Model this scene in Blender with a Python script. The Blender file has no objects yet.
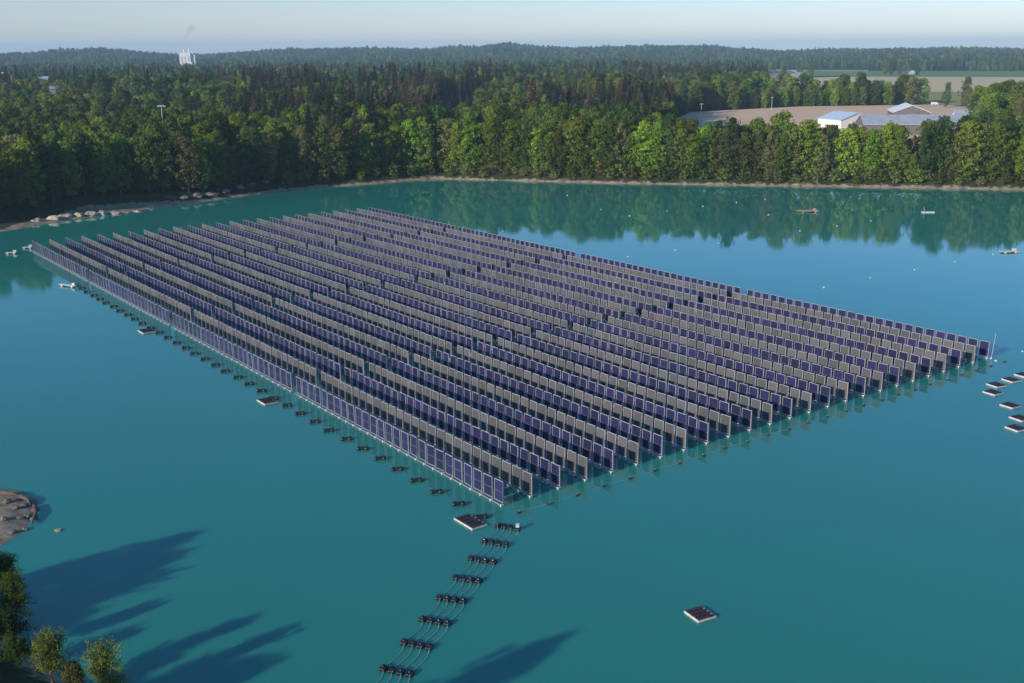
import bpy, bmesh, math, random
import numpy as np
from mathutils import Vector, Matrix, noise

S = bpy.context.scene
COL = S.collection
R = random.Random(7)
rad = math.radians

# ------------------------------------------------------------------ camera geometry (metres, camera above the origin)
CAM_H, FPX, PITCH, ROLL = 46.0, 1085.0, rad(15.0), rad(0.35)

def at(x, y, z=0.0):
    """ground point at height z seen at photo pixel x, y"""
    a, b = x - 512, y - 341.5
    a, b = a*math.cos(ROLL) - b*math.sin(ROLL), a*math.sin(ROLL) + b*math.cos(ROLL)
    f = FPX*math.cos(PITCH) - b*math.sin(PITCH)
    d = FPX*math.sin(PITCH) + b*math.cos(PITCH)
    s = (CAM_H - z)/d
    return (a*s, f*s)

def pix(x, y, z):
    f = y*math.cos(PITCH) + (CAM_H - z)*math.sin(PITCH)
    if f <= 1: return (-9999, -9999)
    b = ((CAM_H - z)*math.cos(PITCH) - y*math.sin(PITCH))/f*FPX
    a = x/f*FPX
    a, b = a*math.cos(ROLL) + b*math.sin(ROLL), -a*math.sin(ROLL) + b*math.cos(ROLL)
    return (a + 512, b + 341.5)

SUN_AZ = rad(43.0)          # direction the shadows run, counter-clockwise from +X
SUN_EL = rad(17.6)

# ------------------------------------------------------------------ materials
def nt(name):
    m = bpy.data.materials.new(name); m.use_nodes = True
    n = m.node_tree; n.nodes.clear()
    out = n.nodes.new('ShaderNodeOutputMaterial')
    return m, n, out

def simple(name, col, rough=0.6, metal=0.0, var=0.15, scale=3.0, spec=0.5, bump=0.0, coat=0.0):
    m, n, out = nt(name)
    p = n.nodes.new('ShaderNodeBsdfPrincipled')
    p.inputs['Roughness'].default_value = rough
    p.inputs['Metallic'].default_value = metal
    p.inputs['Specular IOR Level'].default_value = spec
    p.inputs['Coat Weight'].default_value = coat
    p.inputs['Coat Roughness'].default_value = 0.05
    tc = n.nodes.new('ShaderNodeTexCoord')
    nz = n.nodes.new('ShaderNodeTexNoise'); nz.inputs['Scale'].default_value = scale; nz.inputs['Detail'].default_value = 5
    n.links.new(tc.outputs['Object'], nz.inputs['Vector'])
    rp = n.nodes.new('ShaderNodeValToRGB')
    rp.color_ramp.elements[0].position = 0.3; rp.color_ramp.elements[1].position = 0.7
    rp.color_ramp.elements[0].color = (*[c*(1-var) for c in col], 1)
    rp.color_ramp.elements[1].color = (*[min(1, c*(1+var)) for c in col], 1)
    n.links.new(nz.outputs['Fac'], rp.inputs[0]); n.links.new(rp.outputs[0], p.inputs['Base Color'])
    if bump:
        b = n.nodes.new('ShaderNodeBump'); b.inputs['Strength'].default_value = bump
        n.links.new(nz.outputs['Fac'], b.inputs['Height']); n.links.new(b.outputs[0], p.inputs['Normal'])
    n.links.new(p.outputs[0], out.inputs[0])
    return m

def leaf_mat(name, col, col2, transl=0.30, scale=0.35):
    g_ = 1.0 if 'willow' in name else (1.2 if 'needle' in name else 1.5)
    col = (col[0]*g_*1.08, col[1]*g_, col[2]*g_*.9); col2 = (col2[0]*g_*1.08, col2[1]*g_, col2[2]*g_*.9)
    m, n, out = nt(name)
    tc = n.nodes.new('ShaderNodeTexCoord')
    nz = n.nodes.new('ShaderNodeTexNoise'); nz.inputs['Scale'].default_value = scale; nz.inputs['Detail'].default_value = 6
    n.links.new(tc.outputs['Object'], nz.inputs['Vector'])
    oi = n.nodes.new('ShaderNodeObjectInfo')
    rp = n.nodes.new('ShaderNodeValToRGB')
    rp.color_ramp.elements[0].position = 0.32; rp.color_ramp.elements[1].position = 0.68
    rp.color_ramp.elements[0].color = (*col, 1); rp.color_ramp.elements[1].color = (*col2, 1)
    n.links.new(nz.outputs['Fac'], rp.inputs[0])
    hs = n.nodes.new('ShaderNodeHueSaturation')
    mh = n.nodes.new('ShaderNodeMapRange'); mh.inputs['To Min'].default_value = 0.475; mh.inputs['To Max'].default_value = 0.52
    mv = n.nodes.new('ShaderNodeMapRange'); mv.inputs['To Min'].default_value = 0.55; mv.inputs['To Max'].default_value = 1.5
    ml = n.nodes.new('ShaderNodeMath'); ml.operation = 'MULTIPLY'; ml.inputs[1].default_value = 7.31
    fr = n.nodes.new('ShaderNodeMath'); fr.operation = 'FRACT'
    n.links.new(oi.outputs['Random'], ml.inputs[0]); n.links.new(ml.outputs[0], fr.inputs[0])
    n.links.new(oi.outputs['Random'], mh.inputs['Value']); n.links.new(fr.outputs[0], mv.inputs['Value'])
    n.links.new(mh.outputs[0], hs.inputs['Hue']); n.links.new(mv.outputs[0], hs.inputs['Value'])
    n.links.new(rp.outputs[0], hs.inputs['Color'])
    d = n.nodes.new('ShaderNodeBsdfDiffuse'); t = n.nodes.new('ShaderNodeBsdfTranslucent')
    mx = n.nodes.new('ShaderNodeMixShader'); mx.inputs[0].default_value = transl
    n.links.new(hs.outputs[0], d.inputs[0]); n.links.new(hs.outputs[0], t.inputs[0])
    n.links.new(d.outputs[0], mx.inputs[1]); n.links.new(t.outputs[0], mx.inputs[2])
    n.links.new(mx.outputs[0], out.inputs[0])
    return m

M = {}
M['white'] = simple('white_aluminium', (0.50, 0.50, 0.54), 0.3, 0.0, 0.08)
M['keel'] = simple('dull_rail', (0.27, 0.27, 0.29), 0.5)
M['post'] = simple('grey_aluminium', (0.24, 0.24, 0.27), 0.4, 0.3, 0.1)
M['black'] = simple('black_plastic', (0.014, 0.014, 0.016), 0.32, 0.0, 0.3)
M['dirtywhite'] = simple('weathered_white', (0.50, 0.49, 0.46), 0.55, 0.0, 0.2)
M['slat'] = simple('dark_slat', (0.050, 0.030, 0.036), 0.5, 0.0, 0.3)
M['rope'] = simple('pale_cable', (0.34, 0.42, 0.42), 0.6)
M['wood'] = simple('raft_timber', (0.36, 0.28, 0.18), 0.8, 0, 0.3)
M['bark'] = simple('bark', (0.10, 0.08, 0.06), 0.9, 0, 0.3)
M['stone'] = simple('limestone', (0.36, 0.31, 0.22), 0.9, 0, 0.25, 0.8, bump=0.4)
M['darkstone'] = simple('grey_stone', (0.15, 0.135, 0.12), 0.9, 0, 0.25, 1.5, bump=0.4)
M['roofgrey'] = simple('grey_metal_roof', (0.33, 0.35, 0.40), 0.45, 0.0, 0.12, 0.3)
M['roof_skytint'] = simple('white_roof_sky_tint', (0.45, 0.55, 0.68), 0.45, 0.0, 0.06, 0.3)  # white roof with the sky's reflection painted in as blue
M['roofwhite'] = simple('white_roof', (0.72, 0.73, 0.76), 0.5, 0.0, 0.05, 0.3)
M['wallwhite'] = simple('white_wall', (0.70, 0.69, 0.66), 0.8, 0.0, 0.05, 0.3)
M['walldark'] = simple('dark_cladding', (0.13, 0.115, 0.115), 0.8, 0.0, 0.15, 0.6)
M['glass'] = simple('window_glass', (0.03, 0.04, 0.05), 0.1)

def panel_material(name, c1, c2, rough, coat, cells):
    """solar module face: rows of cells with a pale mid-line (object space, x across, z up)"""
    m, n, out = nt(name)
    p = n.nodes.new('ShaderNodeBsdfPrincipled')
    p.inputs['Roughness'].default_value = rough; p.inputs['Coat Weight'].default_value = coat
    p.inputs['Coat Roughness'].default_value = 0.06
    tc = n.nodes.new('ShaderNodeTexCoord'); sx = n.nodes.new('ShaderNodeSeparateXYZ')
    n.links.new(tc.outputs['Object'], sx.inputs[0])
    oi = n.nodes.new('ShaderNodeObjectInfo')
    base = n.nodes.new('ShaderNodeMix'); base.data_type = 'RGBA'
    base.inputs['A'].default_value = (*c1, 1); base.inputs['B'].default_value = (*c2, 1)
    n.links.new(oi.outputs['Random'], base.inputs['Factor'])
    if cells:
        prev = base.outputs['Result']
        for axis, step, w in (('X', 0.2317, 0.012), ('Z', 0.2317, 0.010)):
            dv = n.nodes.new('ShaderNodeMath'); dv.operation = 'DIVIDE'; dv.inputs[1].default_value = step
            n.links.new(sx.outputs[axis], dv.inputs[0])
            fr = n.nodes.new('ShaderNodeMath'); fr.operation = 'FRACT'; n.links.new(dv.outputs[0], fr.inputs[0])
            lt = n.nodes.new('ShaderNodeMath'); lt.operation = 'LESS_THAN'; lt.inputs[1].default_value = w/step
            n.links.new(fr.outputs[0], lt.inputs[0])
            mx = n.nodes.new('ShaderNodeMix'); mx.data_type = 'RGBA'; mx.inputs['B'].default_value = (0.09, 0.09, 0.17, 1)
            n.links.new(lt.outputs[0], mx.inputs['Factor']); n.links.new(prev, mx.inputs['A']); prev = mx.outputs['Result']
        sb = n.nodes.new('ShaderNodeMath'); sb.operation = 'SUBTRACT'; sb.inputs[1].default_value = 1.42
        ab = n.nodes.new('ShaderNodeMath'); ab.operation = 'ABSOLUTE'
        lt = n.nodes.new('ShaderNodeMath'); lt.operation = 'LESS_THAN'; lt.inputs[1].default_value = 0.022
        n.links.new(sx.outputs['Z'], sb.inputs[0]); n.links.new(sb.outputs[0], ab.inputs[0]); n.links.new(ab.outputs[0], lt.inputs[0])
        mx = n.nodes.new('ShaderNodeMix'); mx.data_type = 'RGBA'; mx.inputs['B'].default_value = (0.14, 0.14, 0.25, 1)
        n.links.new(lt.outputs[0], mx.inputs['Factor']); n.links.new(prev, mx.inputs['A']); prev = mx.outputs['Result']
        n.links.new(prev, p.inputs['Base Color'])
    else:
        n.links.new(base.outputs['Result'], p.inputs['Base Color'])
    n.links.new(p.outputs[0], out.inputs[0])
    return m
M['pv'] = panel_material('solar_cells', (0.007, 0.006, 0.036), (0.017, 0.015, 0.074), 0.4, 0.35, True)
M['pvback'] = panel_material('module_backsheet', (0.062, 0.059, 0.062), (0.102, 0.097, 0.100), 0.6, 0.0, False)

# water: turbid turquoise body with a clear reflecting surface
def water_material():
    m, n, out = nt('lake_water')
    p = n.nodes.new('ShaderNodeBsdfPrincipled')
    p.inputs['Roughness'].default_value = 0.035
    p.inputs['IOR'].default_value = 1.44
    p.inputs['Subsurface Weight'].default_value = 1.0; p.inputs['Subsurface Radius'].default_value = (0.6, 1.9, 2.4); p.inputs['Subsurface Scale'].default_value = 1.0
    geo = n.nodes.new('ShaderNodeNewGeometry')
    big = n.nodes.new('ShaderNodeTexNoise'); big.inputs['Scale'].default_value = 0.012; big.inputs['Detail'].default_value = 4
    n.links.new(geo.outputs['Position'], big.inputs['Vector'])
    rp = n.nodes.new('ShaderNodeValToRGB')
    rp.color_ramp.elements[0].position = 0.35; rp.color_ramp.elements[1].position = 0.65
    rp.color_ramp.elements[0].color = (0.020, 0.204, 0.170, 1); rp.color_ramp.elements[1].color = (0.025, 0.236, 0.194, 1)
    n.links.new(big.outputs['Fac'], rp.inputs[0]); n.links.new(rp.outputs[0], p.inputs['Base Color'])
    # fine ripples
    mp = n.nodes.new('ShaderNodeMapping'); mp.inputs['Rotation'].default_value = (0, 0, rad(30)); mp.inputs['Scale'].default_value = (1.0, 2.2, 1)
    n.links.new(geo.outputs['Position'], mp.inputs['Vector'])
    r1 = n.nodes.new('ShaderNodeTexNoise'); r1.inputs['Scale'].default_value = 0.9; r1.inputs['Detail'].default_value = 3
    n.links.new(mp.outputs[0], r1.inputs['Vector'])
    b = n.nodes.new('ShaderNodeBump'); b.inputs['Strength'].default_value = 0.008; b.inputs['Distance'].default_value = 0.2
    pt = n.nodes.new('ShaderNodeTexNoise'); pt.inputs['Scale'].default_value = 0.022; pt.inputs['Detail'].default_value = 3
    mps = n.nodes.new('ShaderNodeMapping'); mps.inputs['Scale'].default_value = (0.6, 1.8, 1); n.links.new(geo.outputs['Position'], mps.inputs['Vector']); n.links.new(mps.outputs[0], pt.inputs['Vector'])
    mr = n.nodes.new('ShaderNodeMapRange'); mr.inputs['From Min'].default_value = 0.42; mr.inputs['From Max'].default_value = 0.68; mr.inputs['To Min'].default_value = 0.006; mr.inputs['To Max'].default_value = 0.04
    n.links.new(pt.outputs['Fac'], mr.inputs['Value']); n.links.new(mr.outputs[0], b.inputs['Strength'])
    n.links.new(r1.outputs['Fac'], b.inputs['Height']); n.links.new(b.outputs[0], p.inputs['Normal'])
    n.links.new(p.outputs[0], out.inputs[0])
    return m
M['water'] = water_material()

# ------------------------------------------------------------------ object helpers
def mesh_obj(name, verts, faces, mat, parent=None, matidx=None, smooth=False):
    me = bpy.data.meshes.new(name)
    me.from_pydata(verts, [], faces); me.update()
    for m in (mat if isinstance(mat, (list, tuple)) else [mat]): me.materials.append(m)
    if matidx is not None: me.polygons.foreach_set('material_index', matidx)
    if smooth: me.polygons.foreach_set('use_smooth', [True]*len(me.polygons))
    o = bpy.data.objects.new(name, me); COL.objects.link(o)
    if parent: o.parent = parent
    return o

class MB:
    """collects boxes, tubes and lathes into one mesh"""
    def __init__(s): s.v = []; s.f = []; s.m = []; s.k = 0
    def add(s, vs, fs):
        o = len(s.v); s.v += [tuple(v) for v in vs]; s.f += [tuple(i+o for i in f) for f in fs]; s.m += [s.k]*len(fs)
    def box(s, c, d, rz=0.0, tilt=0.0, taper=1.0):
        x, y, z = d[0]/2, d[1]/2, d[2]/2
        vs = []
        for sz in (-1, 1):
            t = taper if sz > 0 else 1
            for sx, sy in ((-1, -1), (1, -1), (1, 1), (-1, 1)): vs.append(Vector((sx*x*t, sy*y*t, sz*z)))
        mt = Matrix.Translation(c) @ Matrix.Rotation(rz, 4, 'Z') @ Matrix.Rotation(tilt, 4, 'X')
        s.add([mt @ v for v in vs], [(3, 2, 1, 0), (4, 5, 6, 7), (0, 1, 5, 4), (1, 2, 6, 5), (2, 3, 7, 6), (3, 0, 4, 7)])
        return s
    def tube(s, pts, r, n=8, cap=True):
        pts = [Vector(p) for p in pts]; rs = r if isinstance(r, (list, tuple)) else [r]*len(pts)
        vs = []
        for i, p in enumerate(pts):
            a = pts[max(0, i-1)]; b = pts[min(len(pts)-1, i+1)]
            t = (b-a).normalized()
            u = t.cross(Vector((0, 0, 1)));
            if u.length < 1e-3: u = Vector((1, 0, 0))
            u.normalize(); w = t.cross(u)
            for k in range(n):
                an = 2*math.pi*k/n
                vs.append(p + (u*math.cos(an) + w*math.sin(an))*rs[i])
        fs = []
        for i in range(len(pts)-1):
            for k in range(n):
                a = i*n+k; b = i*n+(k+1) % n
                fs.append((a, b, b+n, a+n))
        if cap: fs += [tuple(range(n))[::-1], tuple(range((len(pts)-1)*n, len(pts)*n))]
        s.add(vs, fs); return s
    def build(s, name, mat, parent=None, smooth=False):
        return mesh_obj(name, s.v, s.f, mat, parent, s.m, smooth)

def empty(name, loc, rz=0.0, sc=1.0):
    o = bpy.data.objects.new(name, None); COL.objects.link(o)
    o.location = loc; o.rotation_euler = (0, 0, rz)
    o.scale = (sc, sc, sc) if not isinstance(sc, tuple) else sc
    o.empty_display_size = 0.3
    return o

LONG = []
def tag(o, label=None, cat=None, group=None, kind=None):
    if label:
        o['label'] = label
        if not 4 <= len(label.replace('-', ' ').split()) <= 16: print('LABEL', label)
    if cat: o['category'] = cat
    if group: o['group'] = group
    if kind: o['kind'] = kind
    return o

def dup(root):
    r = root.copy(); COL.objects.link(r)
    for ch in list(root.children):
        c = ch.copy(); COL.objects.link(c); c.parent = r
        for g in list(ch.children):
            d = g.copy(); COL.objects.link(d); d.parent = c
    return r

ORD = ['first', 'second', 'third', 'fourth', 'fifth', 'sixth', 'seventh', 'eighth', 'ninth', 'tenth', 'eleventh', 'twelfth',
       'thirteenth', 'fourteenth', 'fifteenth', 'sixteenth', 'seventeenth', 'eighteenth', 'nineteenth', 'twentieth']
def ordinal(i):      # 0-based
    if i < 20: return ORD[i]
    tens = {2: 'twenty', 3: 'thirty', 4: 'forty', 5: 'fifty', 6: 'sixty', 7: 'seventy', 8: 'eighty', 9: 'ninety'}
    n = i+1; t, u = divmod(n, 10)
    if u: return tens[t] + '-' + ORD[u-1]
    return tens[t][:-1] + 'ieth'

# ------------------------------------------------------------------ lake outline and terrain
LAKE = np.array([(-245, 225), (-175, 262), (-137, 287.5), (-122.6, 314), (-106, 337), (-87, 362.7), (-76.4, 375.7), (-50.7, 391.8),
    (-38, 402), (-28, 406.5), (-5, 400), (14, 395), (40, 388), (66.5, 383), (90, 378.5), (116.7, 374.5), (145, 368.5), (171.6, 363.4), (230, 350), (300, 320),
    (340, 260), (330, 180), (290, 100), (200, 50), (100, 28), (40, 30), (0, 38), (-12, 47), (-20, 62), (-26.5, 68.2), (-33, 72), (-38.5, 77), (-44, 82),
    (-50, 88), (-55, 92.5), (-53, 95), (-49.4, 95.7), (-48.4, 99.5), (-48.7, 102.6), (-50.2, 107), (-52, 109.3), (-56.5, 111.5), (-66, 112),
    (-100, 108), (-150, 118), (-205, 150), (-240, 190)], float)

def lake_sd(P):
    """signed distance to the shoreline, negative over water"""
    A = LAKE; B = np.roll(LAKE, -1, 0)
    out = np.full(len(P), 1e9); inside = np.zeros(len(P), bool)
    for a, b in zip(A, B):
        ab = b-a; ap = P-a
        t = np.clip((ap@ab)/(ab@ab), 0, 1)
        d = np.hypot(*(ap - t[:, None]*ab).T); out = np.minimum(out, d)
        c = ((a[1] > P[:, 1]) != (b[1] > P[:, 1]))
        with np.errstate(divide='ignore', invalid='ignore'):
            xi = (b[0]-a[0])*(P[:, 1]-a[1])/(b[1]-a[1]) + a[0]
        inside ^= c & (P[:, 0] < xi)
    return np.where(inside, -out, out)

def nz2(x, y, s, seed=0.0):
    return noise.noise(Vector((x/s, y/s, seed)))

# skyline of the hills: photo column -> pixels above the horizon line (trees included)
SKY = [(-200, 3), (0, 2.5), (60, 3), (100, 6), (130, 7), (160, 5), (200, 2), (230, 2), (262, 4), (300, 5.2), (350, 6), (430, 6.5), (480, 7.5), (494, 9),
       (507, 10.5), (522, 8.8), (540, 7.5), (600, 7.3), (640, 8), (680, 8.2), (706, 8), (722, 5), (760, 3.2), (800, 3.4), (850, 4), (900, 4.6), (960, 4.2), (1024, 3), (1250, 3)]
def sky_h(x, y):
    px = 512 + x/max(y, 1)*FPX*math.cos(PITCH)*1.0
    xs = [s[0] for s in SKY]
    return float(np.interp(px, xs, [s[1] for s in SKY]))

RIDGE = 4200.0
def ground_z(x, y, sd):
    if sd < 0: return max(-3.0, sd*0.35) - 0.02
    # bank
    bench = 0.0
    if -175 < x < -80 and 255 < y < 372:      # wide gravel bench on the left bank
        bench = max(0.0, min(1.0, (x+175)/25))*max(0.0, min(1.0, (345-y)/18))*13.0
    if x < -42 and 80 < y < 122: bench = 14
    s = max(0.0, sd-bench)
    z = min(sd, 3)*0.16 + min(s, 9)/9*2.6
    z += 0.25*nz2(x, y, 6.0)*min(1, sd/2)
    d = math.hypot(x, y)
    if y > 700 and d > 1500:
        t = min(1.0, max(0.0, (d-2300)/(RIDGE-2300)))
        t = t*t*(3-2*t)
        top = CAM_H + sky_h(x, y)*RIDGE/FPX - 38.0 + 9*nz2(x, y, 170, 2.2) + 13*nz2(x, y, 420, 6.1)
        z += t*(top-3)
        pass
    if y > 560 and d > 560 and not (x > 60 and x > 0.13*y-10):
        z += (6*nz2(x, y, 190, 8.0)+3)*min(1, (d-560)/200)
    if y > 700 and d > 1500:
        z += 9*nz2(x, y, 900, 3.0)*min(1, max(0, (d-2300)/800))*(1-t)
        if d > RIDGE+300: z -= min(1.0, (d-RIDGE-300)/2500)*(top-3)*0.75
    return z

def axis(segs):
    out = []
    for a, b, st in segs:
        out += list(np.arange(a, b, st))
    out.append(segs[-1][1]); return out
xs = axis([(-9000, -3000, 500), (-3000, -900, 100), (-900, -300, 30), (-300, -180, 8), (-180, -25, 2.2), (-25, 190, 3.5), (190, 360, 7), (360, 900, 30), (900, 3000, 100), (3000, 9000, 500)])
ys = axis([(-2500, -300, 300), (-300, 0, 30), (0, 130, 2.2), (130, 270, 7), (270, 430, 2.4), (430, 520, 6), (520, 900, 30), (900, 2200, 100), (2200, 5200, 110), (5200, 12000, 500)])
XX, YY = np.meshgrid(xs, ys); P = np.stack([XX.ravel(), YY.ravel()], 1)
near = (np.abs(P[:, 0]) < 1200) & (P[:, 1] > -500) & (P[:, 1] < 1200)
SD = np.full(len(P), 999.0); SD[near] = lake_sd(P[near])
tv = [(float(p[0]), float(p[1]), ground_z(float(p[0]), float(p[1]), float(s) + (1.2*nz2(p[0], p[1], 9, 5) if abs(s) < 30 else 0))) for p, s in zip(P, SD)]
nx = len(xs)
tf = [(j*nx+i, j*nx+i+1, (j+1)*nx+i+1, (j+1)*nx+i) for j in range(len(ys)-1) for i in range(nx-1)]

def terrain_material():
    m, n, out = nt('ground_soil')
    p = n.nodes.new('ShaderNodeBsdfPrincipled'); p.inputs['Roughness'].default_value = 0.95; p.inputs['Specular IOR Level'].default_value = 0.15
    at_ = n.nodes.new('ShaderNodeAttribute'); at_.attribute_name = 'gravel'
    geo = n.nodes.new('ShaderNodeNewGeometry')
    nz = n.nodes.new('ShaderNodeTexNoise'); nz.inputs['Scale'].default_value = 0.5; nz.inputs['Detail'].default_value = 8; nz.inputs['Roughness'].default_value = 0.7
    n.links.new(geo.outputs['Position'], nz.inputs['Vector'])
    g = n.nodes.new('ShaderNodeValToRGB'); g.color_ramp.elements[0].position = 0.3; g.color_ramp.elements[1].position = 0.7
    g.color_ramp.elements[0].color = (0.12, 0.085, 0.052, 1); g.color_ramp.elements[1].color = (0.42, 0.35, 0.25, 1)
    s = n.nodes.new('ShaderNodeValToRGB'); s.color_ramp.elements[0].position = 0.3; s.color_ramp.elements[1].position = 0.7
    s.color_ramp.elements[0].color = (0.020, 0.030, 0.010, 1); s.color_ramp.elements[1].color = (0.055, 0.060, 0.022, 1)
    n.links.new(nz.outputs['Fac'], g.inputs[0]); n.links.new(nz.outputs['Fac'], s.inputs[0])
    ad = n.nodes.new('ShaderNodeMath'); ad.operation = 'MULTIPLY_ADD'; ad.inputs[1].default_value = 1.0
    sb = n.nodes.new('ShaderNodeMath'); sb.operation = 'SUBTRACT'; sb.inputs[1].default_value = 0.5
    ml = n.nodes.new('ShaderNodeMath'); ml.operation = 'MULTIPLY'; ml.inputs[1].default_value = 1.6
    n.links.new(nz.outputs['Fac'], sb.inputs[0]); n.links.new(sb.outputs[0], ml.inputs[0])
    n.links.new(at_.outputs['Fac'], ad.inputs[0]); n.links.new(ml.outputs[0], ad.inputs[2])
    cl = n.nodes.new('ShaderNodeMapRange'); cl.inputs['From Min'].default_value = 0.35; cl.inputs['From Max'].default_value = 0.65
    n.links.new(ad.outputs[0], cl.inputs['Value'])
    mx = n.nodes.new('ShaderNodeMix'); mx.data_type = 'RGBA'
    n.links.new(cl.outputs[0], mx.inputs['Factor']); n.links.new(s.outputs[0], mx.inputs['A']); n.links.new(g.outputs[0], mx.inputs['B'])
    n.links.new(mx.outputs['Result'], p.inputs['Base Color'])
    b = n.nodes.new('ShaderNodeBump'); b.inputs['Strength'].default_value = 0.6; b.inputs['Distance'].default_value = 0.25
    n.links.new(nz.outputs['Fac'], b.inputs['Height']); n.links.new(b.outputs[0], p.inputs['Normal'])
    n.links.new(p.outputs[0], out.inputs[0])
    return m
ground = mesh_obj('ground', tv, tf, terrain_material(), smooth=True)
tag(ground, kind='structure')
at_g = ground.data.attributes.new('gravel', 'FLOAT', 'POINT')
gv = []
for p, s in zip(P, SD):
    w = 1.3
    if -175 < p[0] < -80 and 255 < p[1] < 372: w = 1.3 + 15*max(0, min(1, (p[0]+138)/8))*max(0.0, min(1.0, (345-p[1])/18))
    if p[0] < -42 and 80 < p[1] < 122: w = 30
    gv.append(1.0 if s < w-1.5 else max(0.0, 1-(s-w+1.5)/3))
at_g.data.foreach_set('value', gv)

wp = [(-290, 10), (380, 10), (380, 430), (-290, 430)]
water = mesh_obj('lake_water', [(x, y, 0.0) for x, y in wp], [(0, 1, 2, 3)], M['water'])
tag(water, kind='structure')

# exact ground height where things stand
def gz(x, y):
    s = float(lake_sd(np.array([[x, y]], float))[0]) if (abs(x) < 1200 and -500 < y < 1200) else 999.0
    return ground_z(x, y, s)

# ------------------------------------------------------------------ fields, road
def field_material(name, c1, c2, ang, sc=0.02, stripes=0.25):
    m, n, out = nt(name)
    p = n.nodes.new('ShaderNodeBsdfPrincipled'); p.inputs['Roughness'].default_value = 0.95; p.inputs['Specular IOR Level'].default_value = 0.1
    geo = n.nodes.new('ShaderNodeNewGeometry')
    mp = n.nodes.new('ShaderNodeMapping'); mp.inputs['Rotation'].default_value = (0, 0, ang); mp.inputs['Scale'].default_value = (sc, sc*14, 1)
    n.links.new(geo.outputs['Position'], mp.inputs['Vector'])
    nz = n.nodes.new('ShaderNodeTexNoise'); nz.inputs['Scale'].default_value = 1.0; nz.inputs['Detail'].default_value = 7; nz.inputs['Roughness'].default_value = 0.65
    n.links.new(mp.outputs[0], nz.inputs['Vector'])
    rp = n.nodes.new('ShaderNodeValToRGB'); rp.color_ramp.elements[0].position = 0.3; rp.color_ramp.elements[1].position = 0.7
    rp.color_ramp.elements[0].color = (*c1, 1); rp.color_ramp.elements[1].color = (*c2, 1)
    n.links.new(nz.outputs['Fac'], rp.inputs[0]); n.links.new(rp.outputs[0], p.inputs['Base Color'])
    n.links.new(p.outputs[0], out.inputs[0]); return m
BROWN = field_material('ploughed_soil', (0.64, 0.42, 0.26), (0.76, 0.53, 0.35), rad(-12))
TAN = field_material('stubble', (0.52, 0.40, 0.21), (0.68, 0.54, 0.31), rad(5))
GREENF = field_material('green_crop', (0.11, 0.19, 0.045), (0.17, 0.26, 0.08), rad(5))
OLIVE = field_material('dry_grass', (0.22, 0.22, 0.07), (0.36, 0.32, 0.13), rad(5))
ROADM = simple('pale_road', (0.46, 0.44, 0.40), 0.9, 0, 0.1, 0.1)
def sheet(name, pts, mat, z):
    o = mesh_obj(name, [(x, y, z) for x, y in pts], [tuple(range(len(pts)))], mat); tag(o, kind='structure'); return o
ZL = 3.45
def pz(*pp): return [at(x, y, 3.4) for x, y in pp]
F_BROWN = [(78, 440), (165, 424), (220, 560)] + pz((985, 118), (1000, 108), (935, 104.5), (800, 106.5), (690, 112), (672, 121)) + [(85, 560)]
F_OLIVE = pz((1200, 91), (1200, 108), (925, 105), (905, 92))
F_TAN = pz((1200, 77.5), (1200, 91), (905, 92), (868, 86), (766, 88), (766, 78.2), (868, 76.5))
F_GREEN = pz((1200, 71), (1200, 77.3), (868, 76.3), (810, 76), (810, 71.0))
F_TAN2 = pz((868, 69.2), (868, 71), (766, 70.8), (766, 69))
F_TAN3 = pz((800, 73.5), (800, 78), (766, 78), (766, 73.5))
F_GREEN2 = pz((810, 71), (810, 73.4), (766, 73.4), (766, 71))
sheet('ploughed_field', F_BROWN, BROWN, ZL)
sheet('grass_field', F_OLIVE, OLIVE, ZL+0.01)
sheet('stubble_field', F_TAN, TAN, ZL+0.02)
sheet('green_field', F_GREEN, GREENF, ZL+0.03)
sheet('stubble_field', F_TAN2, TAN, ZL+0.04)
sheet('stubble_field', F_TAN3, TAN, ZL+0.02)
sheet('green_field', F_GREEN2, GREENF, ZL+0.05)
FIELDS = [F_BROWN, F_OLIVE, F_TAN, F_GREEN, F_TAN2, F_TAN3, F_GREEN2]
def ribbon(name, pts, w, mat, z):
    vs = []; fs = []
    for i, p in enumerate(pts):
        a = pts[max(0, i-1)]; b = pts[min(len(pts)-1, i+1)]
        d = Vector((b[0]-a[0], b[1]-a[1], 0)).normalized(); nrm = Vector((-d.y, d.x, 0))
        vs += [(p[0]+nrm.x*w/2, p[1]+nrm.y*w/2, z), (p[0]-nrm.x*w/2, p[1]-nrm.y*w/2, z)]
        if i: fs.append((2*i-2, 2*i-1, 2*i+1, 2*i))
    o = mesh_obj(name, vs, fs, mat); tag(o, kind='structure')
ribbon('farm_road', pz((924, 106.5), (940, 106.2), (958, 107), (975, 109), (1040, 112)), 9, ROADM, ZL+0.06)
ribbon('farm_track', pz((793, 70), (800, 73.5), (803, 78)), 12, ROADM, ZL+0.08)

def in_poly(x, y, poly):
    c = False; n = len(poly); j = n-1
    for i in range(n):
        xi, yi = poly[i]; xj, yj = poly[j]
        if (yi > y) != (yj > y) and x < (xj-xi)*(y-yi)/(yj-yi)+xi: c = not c
        j = i
    return c

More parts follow.
